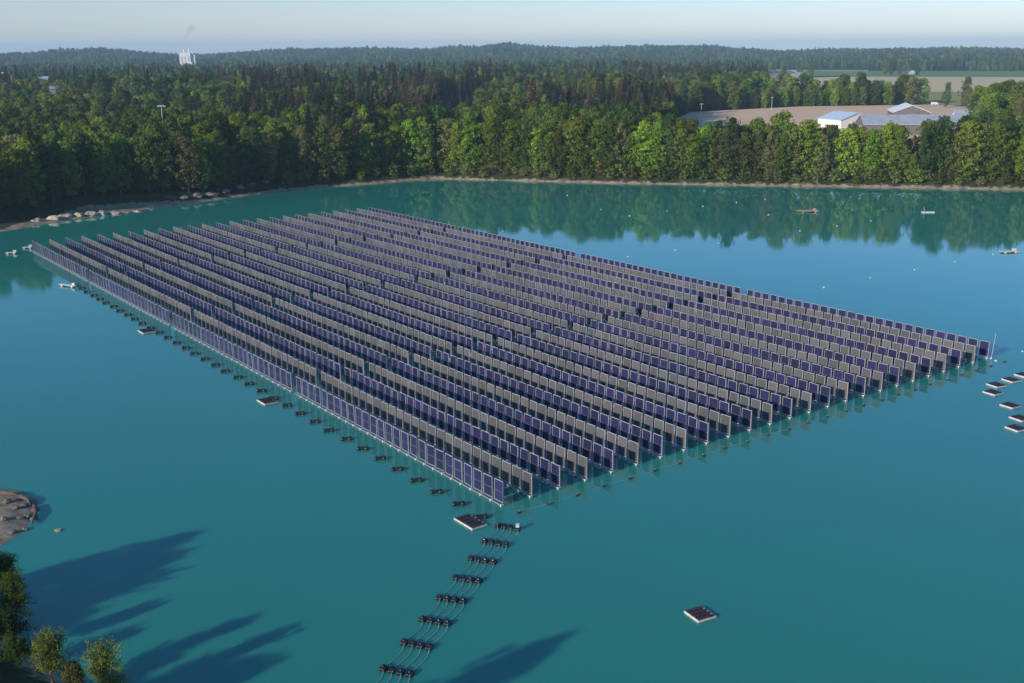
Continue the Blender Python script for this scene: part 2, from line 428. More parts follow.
# ------------------------------------------------------------------ tree meshes
def leafcloud(clumps, nper, size, rng, up=0.25, aspect=1.0, flat=0.68):
    """small leaf-spray quads over the skins of many clumps"""
    vs = []; fs = []
    for (cx, cy, cz, rx, rz) in clumps:
        n = int(nper*(rx*rx)/2.2)+6
        for _ in range(n):
            d = Vector((rng.gauss(0, 1), rng.gauss(0, 1), rng.gauss(up, 1))).normalized()
            k = rng.uniform(0.72, 1.08)
            c = Vector((cx+d.x*rx*k, cy+d.y*rx*k, cz+d.z*rz*k))
            nrm = (d*flat + Vector((rng.gauss(0, .5), rng.gauss(0, .5), rng.gauss(0.15, .5)))*(1-flat)*1.3).normalized()
            u = nrm.orthogonal().normalized(); u = Matrix.Rotation(rng.uniform(0, 6.28), 3, nrm) @ u; w = nrm.cross(u)
            s = size*rng.uniform(0.6, 1.25); a = u*s*0.5*aspect; b = w*s*0.5
            i = len(vs)
            vs += [c-a*0.8-b, c+a-b*0.5, c+a*0.6+b, c-a+b*0.7]
            fs.append((i, i+1, i+2, i+3))
    return vs, fs

def broadleaf(name, seed, h, w, base, mat, nclump=46, size=0.46, lean=0.0, shape='round', nper=62):
    rng = random.Random(seed); cl = []
    lobes = [(rng.uniform(0, 6.28), rng.uniform(0.72, 1.12)) for _ in range(5)]
    for i in range(nclump):
        t = (i+0.5)/nclump
        zz = t**0.85
        if shape == 'round': r = math.sin(math.pi*min(1, 0.12+zz*0.84))**0.6
        elif shape == 'tall': r = (1-zz**3.2)*min(1, 0.5+zz*2)
        elif shape == 'cone': r = (1-zz)**0.62*min(1, 0.6+zz*3)
        ang = i*2.39996+rng.uniform(-.5, .5)
        lob = 0.85+0.2*math.sin(ang*2+lobes[0][0])+0.12*math.sin(ang*3+zz*5+lobes[1][0])
        rr = w/2*r*lob*rng.uniform(0.5, 0.86)
        cr = w*rng.uniform(0.10, 0.185)
        cl.append((math.cos(ang)*rr, math.sin(ang)*rr, base+(h-base)*zz-cr*0.35+rng.uniform(-.4, .4), cr, cr*rng.uniform(0.6, 0.9)))
    for i in range(nclump//3):      # twigs poking out of the outline
        ang = rng.uniform(0, 6.28); zz = rng.uniform(0.3, 1.0)
        r = math.sin(math.pi*min(1, 0.12+zz*0.84))**0.6
        rr = w/2*r*rng.uniform(0.9, 1.05)
        cl.append((math.cos(ang)*rr, math.sin(ang)*rr, base+(h-base)*zz, w*0.06, w*0.07))
    vs, fs = leafcloud(cl, nper, size, rng)
    me = bpy.data.meshes.new(name); me.from_pydata([tuple(v) for v in vs], [], fs); me.materials.append(mat); me.update()
    return me

def spruce(name, seed, h, w, base, mat, levels=34, size=0.6):
    rng = random.Random(seed); vs = []; fs = []
    for l in range(levels):
        t = l/(levels-1); z = base+(h-base)*t
        r = w/2*(1-t)**0.62*rng.uniform(0.75, 1.1)+0.15
        nb = max(5, int(11*(1-t)+5))
        for b in range(nb):
            an = 2*math.pi*b/nb+rng.uniform(-.3, .3); rl = r*rng.uniform(0.65, 1.15)
            d = Vector((math.cos(an), math.sin(an), 0)); sd = Vector((-d.y, d.x, 0))
            nseg = max(2, int(rl/0.5))
            for s in range(nseg):
                q = (s+0.6)/nseg; c = d*rl*q + Vector((0, 0, z-0.45*rl*q*q+rng.uniform(-.45, .45)))
                ww = size*(1.15-q*0.5)*rng.uniform(.7, 1.2)
                for sg in (-1, 1):
                    i = len(vs)
                    e = c+sd*sg*ww*0.75+Vector((0, 0, -ww*rng.uniform(0.2, 0.7)))
                    vs += [c-d*ww*0.4, c+d*ww*0.5, e+d*ww*0.4, e-d*ww*0.1]; fs.append((i, i+1, i+2, i+3))
    for q in range(10):
        z = h-0.15*q*2; i = len(vs); an = rng.uniform(0, 6.28); d = Vector((math.cos(an), math.sin(an), 0))*0.12*(q+1)
        vs += [Vector((0, 0, z+0.5)), d+Vector((0, 0, z-0.3)), -d*0.3+Vector((0, 0, z-0.4))]; fs.append((i, i+1, i+2))
    me = bpy.data.meshes.new(name); me.from_pydata([tuple(v) for v in vs], [], fs); me.materials.append(mat); me.update()
    return me

def trunk_mesh(name, h, r, seed, limbs=5, top=0.8):
    rng = random.Random(seed); mb = MB()
    pts = [(rng.uniform(-.12, .12)*i, rng.uniform(-.12, .12)*i, -0.6+(h*top+0.6)*i/5) for i in range(6)]
    mb.tube(pts, [r*1.35, r, r*.8, r*.62, r*.42, r*.15], 7)
    for l in range(limbs):
        t = rng.uniform(0.25, 0.65); a = rng.uniform(0, 6.28); L = h*rng.uniform(.15, .26)
        z0 = h*top*t
        mb.tube([(0, 0, z0), (math.cos(a)*L*.5, math.sin(a)*L*.5, z0+L*.45), (math.cos(a)*L, math.sin(a)*L, z0+L*1.0)], [r*.42, r*.28, r*.08], 5)
    me = bpy.data.meshes.new(name); me.from_pydata(mb.v, [], mb.f); me.materials.append(M['bark']); me.update()
    return me

LM = {
 'mid': leaf_mat('leaf_mid_green', (0.046, 0.078, 0.013), (0.092, 0.132, 0.021)),
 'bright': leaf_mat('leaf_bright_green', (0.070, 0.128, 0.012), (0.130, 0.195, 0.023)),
 'dark': leaf_mat('leaf_dark_green', (0.022, 0.048, 0.014), (0.045, 0.080, 0.022)),
 'olive': leaf_mat('leaf_olive', (0.065, 0.080, 0.026), (0.115, 0.125, 0.045)),
 'spruce': leaf_mat('needle_dark', (0.018, 0.032, 0.014), (0.036, 0.052, 0.022), 0.08),
 'brown': leaf_mat('needle_brown', (0.048, 0.044, 0.026), (0.088, 0.072, 0.044), 0.08),
 'red': leaf_mat('needle_reddish', (0.085, 0.052, 0.032), (0.140, 0.085, 0.052), 0.08),
 'willow': leaf_mat('leaf_willow', (0.18, 0.27, 0.06), (0.33, 0.44, 0.13), 0.3, 0.9),
}
# kind table: crown mesh variants, trunk, label words
KIND = {}
def reg(k, name, meshes, trunk, words): KIND[k] = dict(name=name, meshes=meshes, trunk=trunk, words=words)
tr_b = trunk_mesh('trunk', 18, 0.34, 3); tr_s = trunk_mesh('trunk', 24, 0.30, 4, 0, 0.95); tr_sh = trunk_mesh('trunk', 3.5, 0.09, 5, 4, 0.7)
reg('mid', 'broadleaf_tree', [broadleaf('crown', 11, 18.5, 9.5, 2.2, LM['mid'], 58), broadleaf('crown', 12, 17.5, 10, 2.0, LM['mid'], 60, shape='tall')], tr_b, 'mid green rounded broadleaf tree')
reg('bright', 'broadleaf_tree', [broadleaf('crown', 21, 18.5, 9, 1.6, LM['bright'], 60, shape='tall'), broadleaf('crown', 22, 17, 9.5, 1.5, LM['bright'], 58)], tr_b, 'fresh bright green broadleaf tree')
reg('dark', 'broadleaf_tree', [broadleaf('crown', 31, 18.5, 9.5, 2.5, LM['dark'], 56), broadleaf('crown', 32, 19, 8.5, 2.0, LM['dark'], 56, shape='tall')], tr_b, 'dark green dense broadleaf tree')
reg('olive', 'broadleaf_tree', [broadleaf('crown', 41, 17.5, 8.5, 1.8, LM['olive'], 54, shape='tall', size=0.42), broadleaf('crown', 42, 16.5, 9, 1.8, LM['olive'], 54, size=0.42)], tr_b, 'dull olive green loose broadleaf tree')
reg('spruce', 'spruce_tree', [spruce('crown', 51, 25, 9.6, 2.5, LM['spruce'], size=.85), spruce('crown', 52, 23, 8.8, 2.0, LM['spruce'], size=.85)], tr_s, 'dark narrow spruce')
reg('brown', 'spruce_tree', [spruce('crown', 61, 25, 9.8, 3.5, LM['brown'], size=.85), spruce('crown', 62, 22, 9.4, 3.0, LM['brown'], size=.85)], tr_s, 'brownish thinning spruce')
reg('red', 'spruce_tree', [spruce('crown', 71, 24, 6.6, 3.5, LM['red'], 30)], tr_s, 'reddish brown dying spruce')
reg('shrub', 'bush', [broadleaf('crown', 81, 4.6, 5.2, 0.2, LM['mid'], 22, size=0.42, nper=60), broadleaf('crown', 82, 4.0, 4.8, 0.2, LM['olive'], 20, size=0.40, nper=60)], tr_sh, 'low waterside bush')

def plant(k, x, y, sc, rz, label, cat, group, variant=0, z=None):
    kd = KIND[k]
    s = (sc*R.uniform(.92, 1.08), sc*R.uniform(.92, 1.08), sc)
    root = empty(kd['name'], (x, y, gz(x, y) if z is None else z), rz, s)
    t = bpy.data.objects.new('trunk', kd['trunk']); COL.objects.link(t); t.parent = root
    c = bpy.data.objects.new('crown', kd['meshes'][variant % len(kd['meshes'])]); COL.objects.link(c); c.parent = root
    tag(root, label, cat, group)
    kd.setdefault('sample', {})[variant % len(kd['meshes'])] = c
    return root

# ---- where trees stand
trees = []      # (x, y, kind, scale, rot, variant, zone)
def pick(mix):
    r = R.random()*sum(w for _, w in mix)
    for k, w in mix:
        r -= w
        if r <= 0: return k
    return mix[-1][0]

def walk(pts, step):
    out = []; acc = 0
    for a, b in zip(pts[:-1], pts[1:]):
        L = math.hypot(b[0]-a[0], b[1]-a[1]); t = acc
        while t < L:
            out.append((a[0]+(b[0]-a[0])*t/L, a[1]+(b[1]-a[1])*t/L, -(b[1]-a[1])/L, (b[0]-a[0])/L)); t += step
        acc = t-L
    return out
SH = [tuple(p) for p in LAKE]
left_shore = SH[0:9]; right_shore = SH[8:20]
# waterside rows
for p in walk(left_shore, 5.6):
    bench = 13.0*max(0, min(1, (p[0]+175)/25))*max(0.0, min(1.0, (348-p[1])/18)) if p[0] < -80 else 0
    off = 6.5+bench+R.uniform(-1.0, 1.5)
    x, y = p[0]+p[2]*off, p[1]+p[3]*off
    trees.append((x+R.uniform(-1, 1), y+R.uniform(-1, 1), pick([('mid', 3), ('dark', 3), ('olive', 2.4), ('bright', 0.8)]), R.uniform(.78, 1.1), R.uniform(0, 6.28), R.randrange(4), 'L'))
gap_px = [(901, 916)]
for p in walk(right_shore, 4.4):
    off = 7.0+R.uniform(-1.2, 1.5)
    x, y = p[0]+p[2]*off, p[1]+p[3]*off
    px = pix(x, y, 8)[0]; sc = R.uniform(.84, 1.14)
    if any(a < px < b for a, b in gap_px): sc *= 0.42
    trees.append((x+R.uniform(-.8, .8), y+R.uniform(-1, 1), pick([('bright', 4.2), ('mid', 3), ('olive', 2.2), ('dark', .5)]), sc, R.uniform(0, 6.28), R.randrange(4), 'R'))
for p in walk(right_shore, 6.4):
    off = 13.5+R.uniform(-2, 2); x, y = p[0]+p[2]*off, p[1]+p[3]*off
    px = pix(x, y, 8)[0]; sc = R.uniform(.80, 1.0)
    if any(a-4 < px < b+4 for a, b in gap_px): continue
    trees.append((x, y, pick([('bright', 2.5), ('mid', 4), ('olive', 1.5), ('dark', 1.2)]), sc, R.uniform(0, 6.28), R.randrange(4), 'W'))
# woods: jittered grid with band-dependent spacing
SHC = Vector((0, 0))
def band(d0, d1, step, zone, wedge=33):
    n = int(d1/step)+2
    tw = math.tan(rad(wedge))
    cand = []
    for j in range(int(150/step), n):
        y0 = j*step
        half = y0*tw+60
        m = int(half/step)
        for i in range(-m, m+1):
            x = (i+R.uniform(-.46, .46))*step + (step/2 if j % 2 else 0); y = y0+R.uniform(-.46, .46)*step
            d = math.hypot(x, y)
            if d0 <= d < d1: cand.append((x, y))
    return cand
C = band(0, 900, 7.4, 'W') + band(900, 1700, 9.5, 'W') + band(1700, 2700, 12.5, 'W') + band(2700, 5200, 17.0, 'W', 30)
CA = np.array(C); sdc = np.full(len(CA), 999.0); msk = (CA[:, 1] < 1000); sdc[msk] = lake_sd(CA[msk])
FB = [(min(p[0] for p in f)-6, max(p[0] for p in f)+6, min(p[1] for p in f)-6, max(p[1] for p in f)+6, f) for f in FIELDS]
clear = [(at(55, 90, 8), 26), (at(4, 75, 8), 40), (at(458, 105, 6), 17)]
YARD = pz((812, 140), (962, 140), (962, 118), (980, 116), (985, 104), (930, 104), (815, 118))
for (x, y), sd in zip(C, sdc):
    if sd < 12: continue
    if y < 270 and x > -140: continue
    if -190 < x < -80 and y < 348 and sd < 24: continue
    d = math.hypot(x, y)
    if any(a < x < b and c < y < e and in_poly(x, y, f) for a, b, c, e, f in FB): continue
    if in_poly(x, y, YARD): continue
    if any(math.hypot(x-c[0], y-c[1]) < r for c, r in clear): continue
    # zones on the right: shore strip, then field; fields region all the way right
    px = pix(x, y, 5)[0]
    if d < 620 and px > 672 and sd > 30: 
        if px < 932 or d > 560: continue
        if px < 980 and d > 450: continue
        if px >= 980 and d > 520: continue
    if px > 672 and d < 560: pass
    if 862 < px < 930 and sd > 20 and d < 640: continue
    if 860 < px < 990 and 440 < d < 700 and y < 700 and px < 972: continue
    if px > 690 and 430 < d < 800 and y < 760 and px < 928 and sd > 26: continue
    if px > 766 and 950 < d < 2330: continue
    if px > 925 and 790 < d < 2330: continue
    if 925 < px < 968 and d > 560 and d < 2330: continue
    c1 = nz2(x, y, 90, 1.7); c2 = nz2(x, y, 40, 9.1); c3 = nz2(x, y, 300, 4.4)
    con = c1*1.3+c2*0.9+c3*0.6
    if 240 < px < 660 and sd > 26: con += 0.10 if d > 900 else 0.22
    if px > 672 and d < 1100: con -= 2
    if d >= 900: con -= .50
    if d < 900:
        con -= .40
        if px < 232: con -= .5
        for a_, b_, e_, f_ in ((234, 332, 505, 640), (343, 382, 490, 600), (402, 440, 500, 620), (476, 512, 480, 580), (520, 600, 470, 560), (600, 668, 520, 640)):
            if a_ < px < b_ and e_ < d < f_: con += .75
    if con > 0.09: k = pick([('spruce', 3), ('brown', 5.5 if c2 > -.1 else 2.5), ('red', 3 if 480 < px < 506 and d < 600 else .12), ('mid', .3), ('dark', .4)])
    else:
        if px > 690 and d < 1200: k = pick([('mid', 5), ('dark', 2.0), ('bright', 2.0), ('olive', 1)])
        elif sd < 26 and px > 420: k = pick([('mid', 4), ('bright', 2), ('dark', 3), ('olive', 1)])
        else: k = pick([('mid', 4.2), ('dark', 3.4), ('olive', 1.6+(2 if c3 > .1 else 0)), ('bright', .9 if c2 < 0 else .3), ('spruce', .7 if d > 900 else 0)])
    if k in ('spruce', 'brown', 'red') and d < 900: kk = 1.03
    else: kk = 1.0
    sc = kk*R.uniform(.72, 1.10)*(1+.28*nz2(x, y, 55, 7.7))
    if d > 1700 and k in ('spruce', 'brown', 'red'): sc *= .85
    if d > 2700: sc *= 1.1
    if nz2(x, y, 120, 12.3) > .22 and d > 520: sc *= .62; k = pick([('bright', 3), ('mid', 3), ('olive', 1)])
    if 30 < px < 72 and 600 < d < 1150: sc *= .95; k = pick([('bright', 2), ('olive', 2), ('mid', 1)])
    if 438 < px < 476 and 560 < d < 820: sc *= .5
    v = R.randrange(4)
    if px > 690 and d < 1100 and sd > 26: v = 1 if k == 'bright' else 0; sc *= R.uniform(1.0, 1.35) if d > 640 else R.uniform(.85, 1.1)
    trees.append((x, y, k, sc, R.uniform(0, 6.28), v, 'W'))

# choose the individuals: nearest in view
def inview(t):
    X, Y = pix(t[0], t[1], 15)
    return -15 < X < 1040 and Y < 690
front = [t for t in trees if t[6] in 'LR' and inview(t)]
inner = sorted([t for t in trees if t[6] == 'W' and inview(t)], key=lambda t: t[0]**2+t[1]**2)
nfront = len(front)
indiv_inner = inner[:max(0, 255-nfront)]
redn = []
for k_ in ('mid', 'bright', 'dark', 'olive', 'spruce', 'brown', 'red'):
    for v_ in range(len(KIND[k_]['meshes'])):
        redn += [t for t in inner if t[2] == k_ and t[5] % len(KIND[k_]['meshes']) == v_][:2]
for t in redn:
    if not any(t is q for q in indiv_inner): indiv_inner.append(t)
chosen = set(id(t) for t in front+indiv_inner)
front.sort(key=lambda t: pix(t[0], t[1], 3)[0])
LEFTF = [t for t in front if t[6] == 'L']; RIGHTF = [t for t in front if t[6] == 'R']
for i, t in enumerate(LEFTF):
    plant(t[2], t[0], t[1], t[3], t[4], '%s, %s from left along the left bank' % (KIND[t[2]]['words'], ordinal(i)), 'tree', 'trees standing behind the water edge', t[5])
for i, t in enumerate(RIGHTF):
    plant(t[2], t[0], t[1], t[3], t[4], '%s, %s from left along the far shore' % (KIND[t[2]]['words'], ordinal(i)), 'tree', 'trees standing behind the water edge', t[5])
for t in indiv_inner:
    px = pix(t[0], t[1], 10)[0]
    zone = 'left bank' if px < 300 else ('middle far shore' if px < 650 else 'right far shore')
    plant(t[2], t[0], t[1], t[3], t[4], '%s in the wood behind the %s' % (KIND[t[2]]['words'], zone), 'tree',
          '%s crowns in the wood behind the %s' % (KIND[t[2]]['words'], zone), t[5])
# bushes along the far beach
bi = 0
bl = []
for bj, p in enumerate(walk(right_shore, 3.3)+walk(SH[6:9], 7)):
    off = (2.6 if bj % 2 else 4.6)+R.uniform(-.5, 1.0)
    x, y = p[0]+p[2]*off+R.uniform(-1, 1), p[1]+p[3]*off
    if inview((x, y)): bl.append((x, y))
bl.sort(key=lambda q: pix(q[0], q[1], 1)[0])
for i, (x, y) in enumerate(bl):
    v = R.randrange(2)
    plant('shrub', x, y, R.uniform(.6, 1.15), R.uniform(0, 6.28), '%s bush under the trees, %s from left along the far beach' % (['fresh green', 'olive green'][v], ordinal(i)), 'bush', 'bushes along the far beach', v)

# near left bank: shade-casting wood out of frame, kept in the forest mass
dS = (math.cos(SUN_AZ), math.sin(SUN_AZ)); nS = (-dS[1], dS[0])
for (off, tip, k, sc) in [(-1, 60, 'dark', .9), (-3.5, 57, 'mid', .85), (-7, 50, 'dark', .85), (-12, 42, 'mid', .85), (-5, 42, 'mid', .95), (-26, 53, 'mid', .8), (-31, 47, 'dark', .85), (-5.5, 54, 'mid', .9), (-9, 46, 'mid', .9), (-3, 36, 'mid', .9), (1, 44, 'dark', .85), (-10, 38, 'dark', .85), (-28, 50, 'mid', .85), (-24, 47, 'dark', .8), (-33, 44, 'mid', .85),
                          (-26, 34, 'mid', .8), (-40, 72, 'dark', .9), (-45, 66, 'mid', .85), (-50, 58, 'dark', .9), (-43, 46, 'mid', .9), (12, -5, 'mid', .9), (20, -20, 'dark', .9)]:
    Lg = (18.5*sc+3)/math.tan(SUN_EL)
    trees.append((-76+dS[0]*(tip-Lg)+nS[0]*off, 59+dS[1]*(tip-Lg)+nS[1]*off, k, sc, R.uniform(0, 6.28), R.randrange(4), 'N'))

mass = [t for t in trees if id(t) not in chosen]
order = []
for k in ('mid', 'bright', 'dark', 'olive', 'spruce', 'brown', 'red'):
    for v in range(len(KIND[k]['meshes'])): order.append((k, v))
# make sure a sample crown object exists for each
for k, v in order:
    if v not in KIND[k].get('sample', {}): print('NO SAMPLE', k, v)
order = [o for o in order if o[1] in KIND[o[0]].get('sample', {})]
oidx = {o: i for i, o in enumerate(order)}
def ground_fast(x, y, sd): return ground_z(x, y, sd)
MA = np.array([(t[0], t[1]) for t in mass]); msd = np.full(len(MA), 999.0); mk = MA[:, 1] < 1000; msd[mk] = lake_sd(MA[mk])
pv = [(t[0], t[1], ground_fast(t[0], t[1], float(s))-0.3) for t, s in zip(mass, msd)]
forest = mesh_obj('forest', pv, [], LM['mid'])
tag(forest, 'mixed green forest reaching from the lake to the hills', 'forest', None, 'stuff')
fa = forest.data.attributes
def kidx(t):
    v = t[5] % len(KIND[t[2]]['meshes'])
    return oidx.get((t[2], v), 0)
for nm_, ty_, vals_ in (('kind', 'INT', [kidx(t) for t in mass]), ('tscale', 'FLOAT', [t[3] for t in mass]), ('trot', 'FLOAT', [t[4] for t in mass])):
    fa.new(nm_, ty_, 'POINT'); fa[nm_].data.foreach_set('value', vals_)
g = bpy.data.node_groups.new('forest_scatter', 'GeometryNodeTree')
g.interface.new_socket('Geometry', in_out='INPUT', socket_type='NodeSocketGeometry'); g.interface.new_socket('Geometry', in_out='OUTPUT', socket_type='NodeSocketGeometry')
N = g.nodes; gi = N.new('NodeGroupInput'); go = N.new('NodeGroupOutput'); jn = N.new('GeometryNodeJoinGeometry')
def named(n, t):
    q = N.new('GeometryNodeInputNamedAttribute'); q.data_type = t; q.inputs['Name'].default_value = n; return [o for o in q.outputs if o.enabled and o.name == 'Attribute'][0]
ak, as_, ar = named('kind', 'INT'), named('tscale', 'FLOAT'), named('trot', 'FLOAT')
cx = N.new('ShaderNodeCombineXYZ'); g.links.new(ar, cx.inputs['Z'])
e2r = N.new('FunctionNodeEulerToRotation'); g.links.new(cx.outputs[0], e2r.inputs[0])
for i, (k, v) in enumerate(order):
    cmp_ = N.new('FunctionNodeCompare'); cmp_.data_type = 'INT'; cmp_.operation = 'EQUAL'
    ins = [s for s in cmp_.inputs if s.type == 'INT']
    g.links.new(ak, ins[0]); ins[1].default_value = i
    oi = N.new('GeometryNodeObjectInfo'); oi.inputs['Object'].default_value = KIND[k]['sample'][v]; oi.inputs['As Instance'].default_value = True
    ip = N.new('GeometryNodeInstanceOnPoints')
    g.links.new(gi.outputs[0], ip.inputs['Points']); g.links.new(cmp_.outputs[0], ip.inputs['Selection'])
    g.links.new(oi.outputs['Geometry'], ip.inputs['Instance']); g.links.new(e2r.outputs[0], ip.inputs['Rotation']); g.links.new(as_, ip.inputs['Scale'])
    g.links.new(ip.outputs[0], jn.inputs[0])
g.links.new(jn.outputs[0], go.inputs[0])
md = forest.modifiers.new('scatter', 'NODES'); md.node_group = g
from collections import Counter
print(Counter(t[2] for t in trees if t[0]**2+t[1]**2 < 900**2))
print('trees', len(trees), 'front', nfront, 'mass', len(mass), 'bushes', len(bl))

# lone pair of poplars by the farm road and bank willows
for (px, py, k, sc, lab) in [(946, 107.5, 'dark', 1.0, 'dark slim tree left of a pair beside the farm road'), (965, 107.5, 'olive', 1.25, 'taller sparse tree right of a pair beside the farm road')]:
    x, y = at(px, py, 3.4); plant(k, x, y, sc, 1.0, lab, 'tree', 'pair of trees by the farm road', 0 if k == 'olive' else 1)
i = 0
for (px, py, k, sc) in [(885, 75.5, 'mid', 1.15), (891, 75.8, 'dark', 1.0), (899, 76, 'mid', 1.0), (908, 76, 'olive', .8), (917, 76.2, 'dark', .8), (798, 73, 'mid', 1.0), (801, 72.5, 'mid', .8), (784, 77.5, 'dark', .8), (810, 77.6, 'olive', 1.3)]:
    x, y = at(px, py, 3.4)
    plant(k, x, y, sc*1.2, i, '%s, %s of the small field trees counted rightward from the leftmost listed clump' % (KIND[k]['words'], ordinal(i)) if False else
          ['wide green field tree, largest at left end of the clump on the green field', 'dark field tree next to the largest one on the green field', 'middle round tree of the clump on the green field',
           'small olive tree right of the middle of the field clump', 'small dark tree at right end of the field clump', 'green tree beside the farm track among the distant fields', 'smaller green tree right beside the farm track tree',
           'small dark bush-like tree on the small stubble strip', 'pale pointed tree rising behind the grove near the track'][i], 'tree', 'scattered trees on the fields', 0); i += 1
# near bank trees: finer foliage
def willow_mesh(seed, h, w, base, mat, nb=120, size=0.15):
    """feathery crown: many rising, arching sprays lined with narrow leaves"""
    rng = random.Random(seed); vs = []; fs = []
    ph = rng.uniform(0, 6.28)
    for b in range(nb):
        an = rng.uniform(0, 6.28); el = rng.random()**0.7
        lob = 0.75+0.25*math.sin(an*2+ph)+0.15*math.sin(an*5+ph*2)
        r = w/2*lob*rng.uniform(.35, 1.12)*(1-el*.45); top = base+(h-base)*(0.22+0.78*el)*rng.uniform(.8, 1.06)
        p0 = Vector((math.cos(an)*r*.15, math.sin(an)*r*.15, base+(top-base)*.25)); p1 = Vector((math.cos(an)*r*.65, math.sin(an)*r*.65, top)); p2 = Vector((math.cos(an)*r*1.15+.12, math.sin(an)*r*1.15, top-rng.uniform(.1, .6)))
        for q in range(62):
            t = rng.uniform(.22, 1.0); c = p0*(1-t)**2+p1*2*t*(1-t)+p2*t*t
            c = c+Vector((rng.gauss(0, .13), rng.gauss(0, .13), rng.gauss(0, .13)))
            d = ((p2-p0)*.4+(p1-p0)*(.6-t*.4)).normalized()+Vector((rng.gauss(0, .5), rng.gauss(0, .5), rng.gauss(-.15, .5))); d.normalize()
            u = d.orthogonal().normalized(); u = Matrix.Rotation(rng.uniform(0, 6.28), 3, d) @ u
            L = size*rng.uniform(.7, 1.5); W = size*rng.uniform(.16, .3); k = len(vs)
            vs += [c-d*L*.5, c+u*W, c+d*L*.6, c-u*W]; fs.append((k, k+1, k+2, k+3))
    me = bpy.data.meshes.new('crown'); me.from_pydata([tuple(v) for v in vs], [], fs); me.materials.append(mat); me.update(); return me
for (x, y, h, w, mt, lab, nm, sd) in [
    (*at(47, 645, 4.2), 4.9, 3.7, 'willow', 'yellow green rounded willow crown, left of two at the bottom left corner', 'willow_tree', 1),
    (*at(101, 650, 4.4), 5.3, 3.7, 'willow', 'yellow green pointed willow crown, right of two at the bottom left corner', 'willow_tree', 2),
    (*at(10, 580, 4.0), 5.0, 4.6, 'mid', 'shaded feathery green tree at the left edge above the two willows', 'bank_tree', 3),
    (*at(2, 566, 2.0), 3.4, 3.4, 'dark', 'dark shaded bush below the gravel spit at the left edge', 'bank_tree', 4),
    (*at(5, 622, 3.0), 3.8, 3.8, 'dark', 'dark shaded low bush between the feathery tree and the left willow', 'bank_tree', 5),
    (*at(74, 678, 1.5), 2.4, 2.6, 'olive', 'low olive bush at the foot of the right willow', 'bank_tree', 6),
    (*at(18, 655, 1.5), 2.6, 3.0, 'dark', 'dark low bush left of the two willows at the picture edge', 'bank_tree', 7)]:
    root = empty(nm, (x, y, max(gz(x, y), 0.0)), 0.4*sd)
    c = bpy.data.objects.new('crown', willow_mesh(sd+90, h, w, 0.5, LM[mt])); COL.objects.link(c); c.parent = root
    t = bpy.data.objects.new('trunk', trunk_mesh('trunk', h, 0.16, sd, 5, .8)); COL.objects.link(t); t.parent = root
    tag(root, lab, 'tree' if h > 5 else 'bush', 'trees on the near bank')

# ------------------------------------------------------------------ solar array
A0 = Vector((-0.95, 105.05, 0)); UANG = rad(126.7); VANG = rad(36.45)
U = Vector((math.cos(UANG), math.sin(UANG), 0)); V = Vector((math.cos(VANG), math.sin(VANG), 0))
PU, PV, NSEG = 1.87, 3.83, 4
SEGS = [(0.0, 26), (49.9, 25), (98.1, 25), (146.2, 24)]
PW, Z0, Z1 = 1.47, 0.34, 2.62
# panel built at origin: x across, +y is the blue face side ... faces: front (-y) cells, back (+y) sheet
def panel_meshes():
    mb = MB(); mb.k = 0
    t = 0.016
    h = PW/2-0.03
    vs = [(-h, -t, Z0+.03), (h, -t, Z0+.03), (h, -t, Z1-.03), (-h, -t, Z1-.03), (-h, t, Z0+.03), (h, t, Z0+.03), (h, t, Z1-.03), (-h, t, Z1-.03)]
    mb.add(vs[:4], [(0, 1, 2, 3)]); mb.k = 1; mb.add(vs[4:], [(3, 2, 1, 0)])
    mb.k = 1; mb.add(vs, [(0, 4, 5, 1), (1, 5, 6, 2), (2, 6, 7, 3), (3, 7, 4, 0)])
    pm = bpy.data.meshes.new('solar_panel'); pm.from_pydata(mb.v, [], mb.f); pm.materials.append(M['pv']); pm.materials.append(M['pvback'])
    pm.polygons.foreach_set('material_index', mb.m); pm.update()
    fb = MB(); d = 0.075; w = 0.034
    fb.box((-PW/2, 0, (Z0+Z1)/2), (w, d, Z1-Z0+w)); fb.box((PW/2, 0, (Z0+Z1)/2), (w, d, Z1-Z0+w))
    fb.box((0, 0, Z0), (PW-w, d-.004, w)); fb.box((0, 0, Z1), (PW-w, d-.004, w))
    fm = bpy.data.meshes.new('frame'); fm.from_pydata(fb.v, [], fb.f); fm.materials.append(M['white']); fm.update()
    # upright post beside the panel with its foot float
    pb = MB(); xx = -(PW/2+0.055)
    pb.box((xx, 0, 1.35), (0.05, 0.09, 2.62)); pb.box((xx, 0, 2.69), (0.10, 0.14, 0.06))
    bm = bpy.data.meshes.new('post'); bm.from_pydata(pb.v, [], pb.f); bm.materials.append(M['post']); bm.update()
    ft = MB(); ft.box((xx, -0.16, 0.15), (0.20, 0.40, 0.16), taper=0.8)
    ft.box((xx, -0.16, 0.02), (0.15, 0.34, 0.12))
    gm = bpy.data.meshes.new('foot_float'); gm.from_pydata(ft.v, [], ft.f); gm.materials.append(M['white']); gm.update()
    return pm, fm, bm, gm
PM, FM, BM, GM = panel_meshes()
KEELS = {}
for npan in (24, 25, 26):
    keel = MB(); Ls = npan*PU
    keel.box((Ls/2-.05, 0.12, 0.14), (Ls-0.15, 0.09, 0.09))
    km = bpy.data.meshes.new('keel_beam'); km.from_pydata(keel.v, [], keel.f); km.materials.append(M['keel']); km.update(); KEELS[npan] = km
SEGW = ['at right end', 'second from right', 'third from right', 'at left end']
RR = random.Random(5)
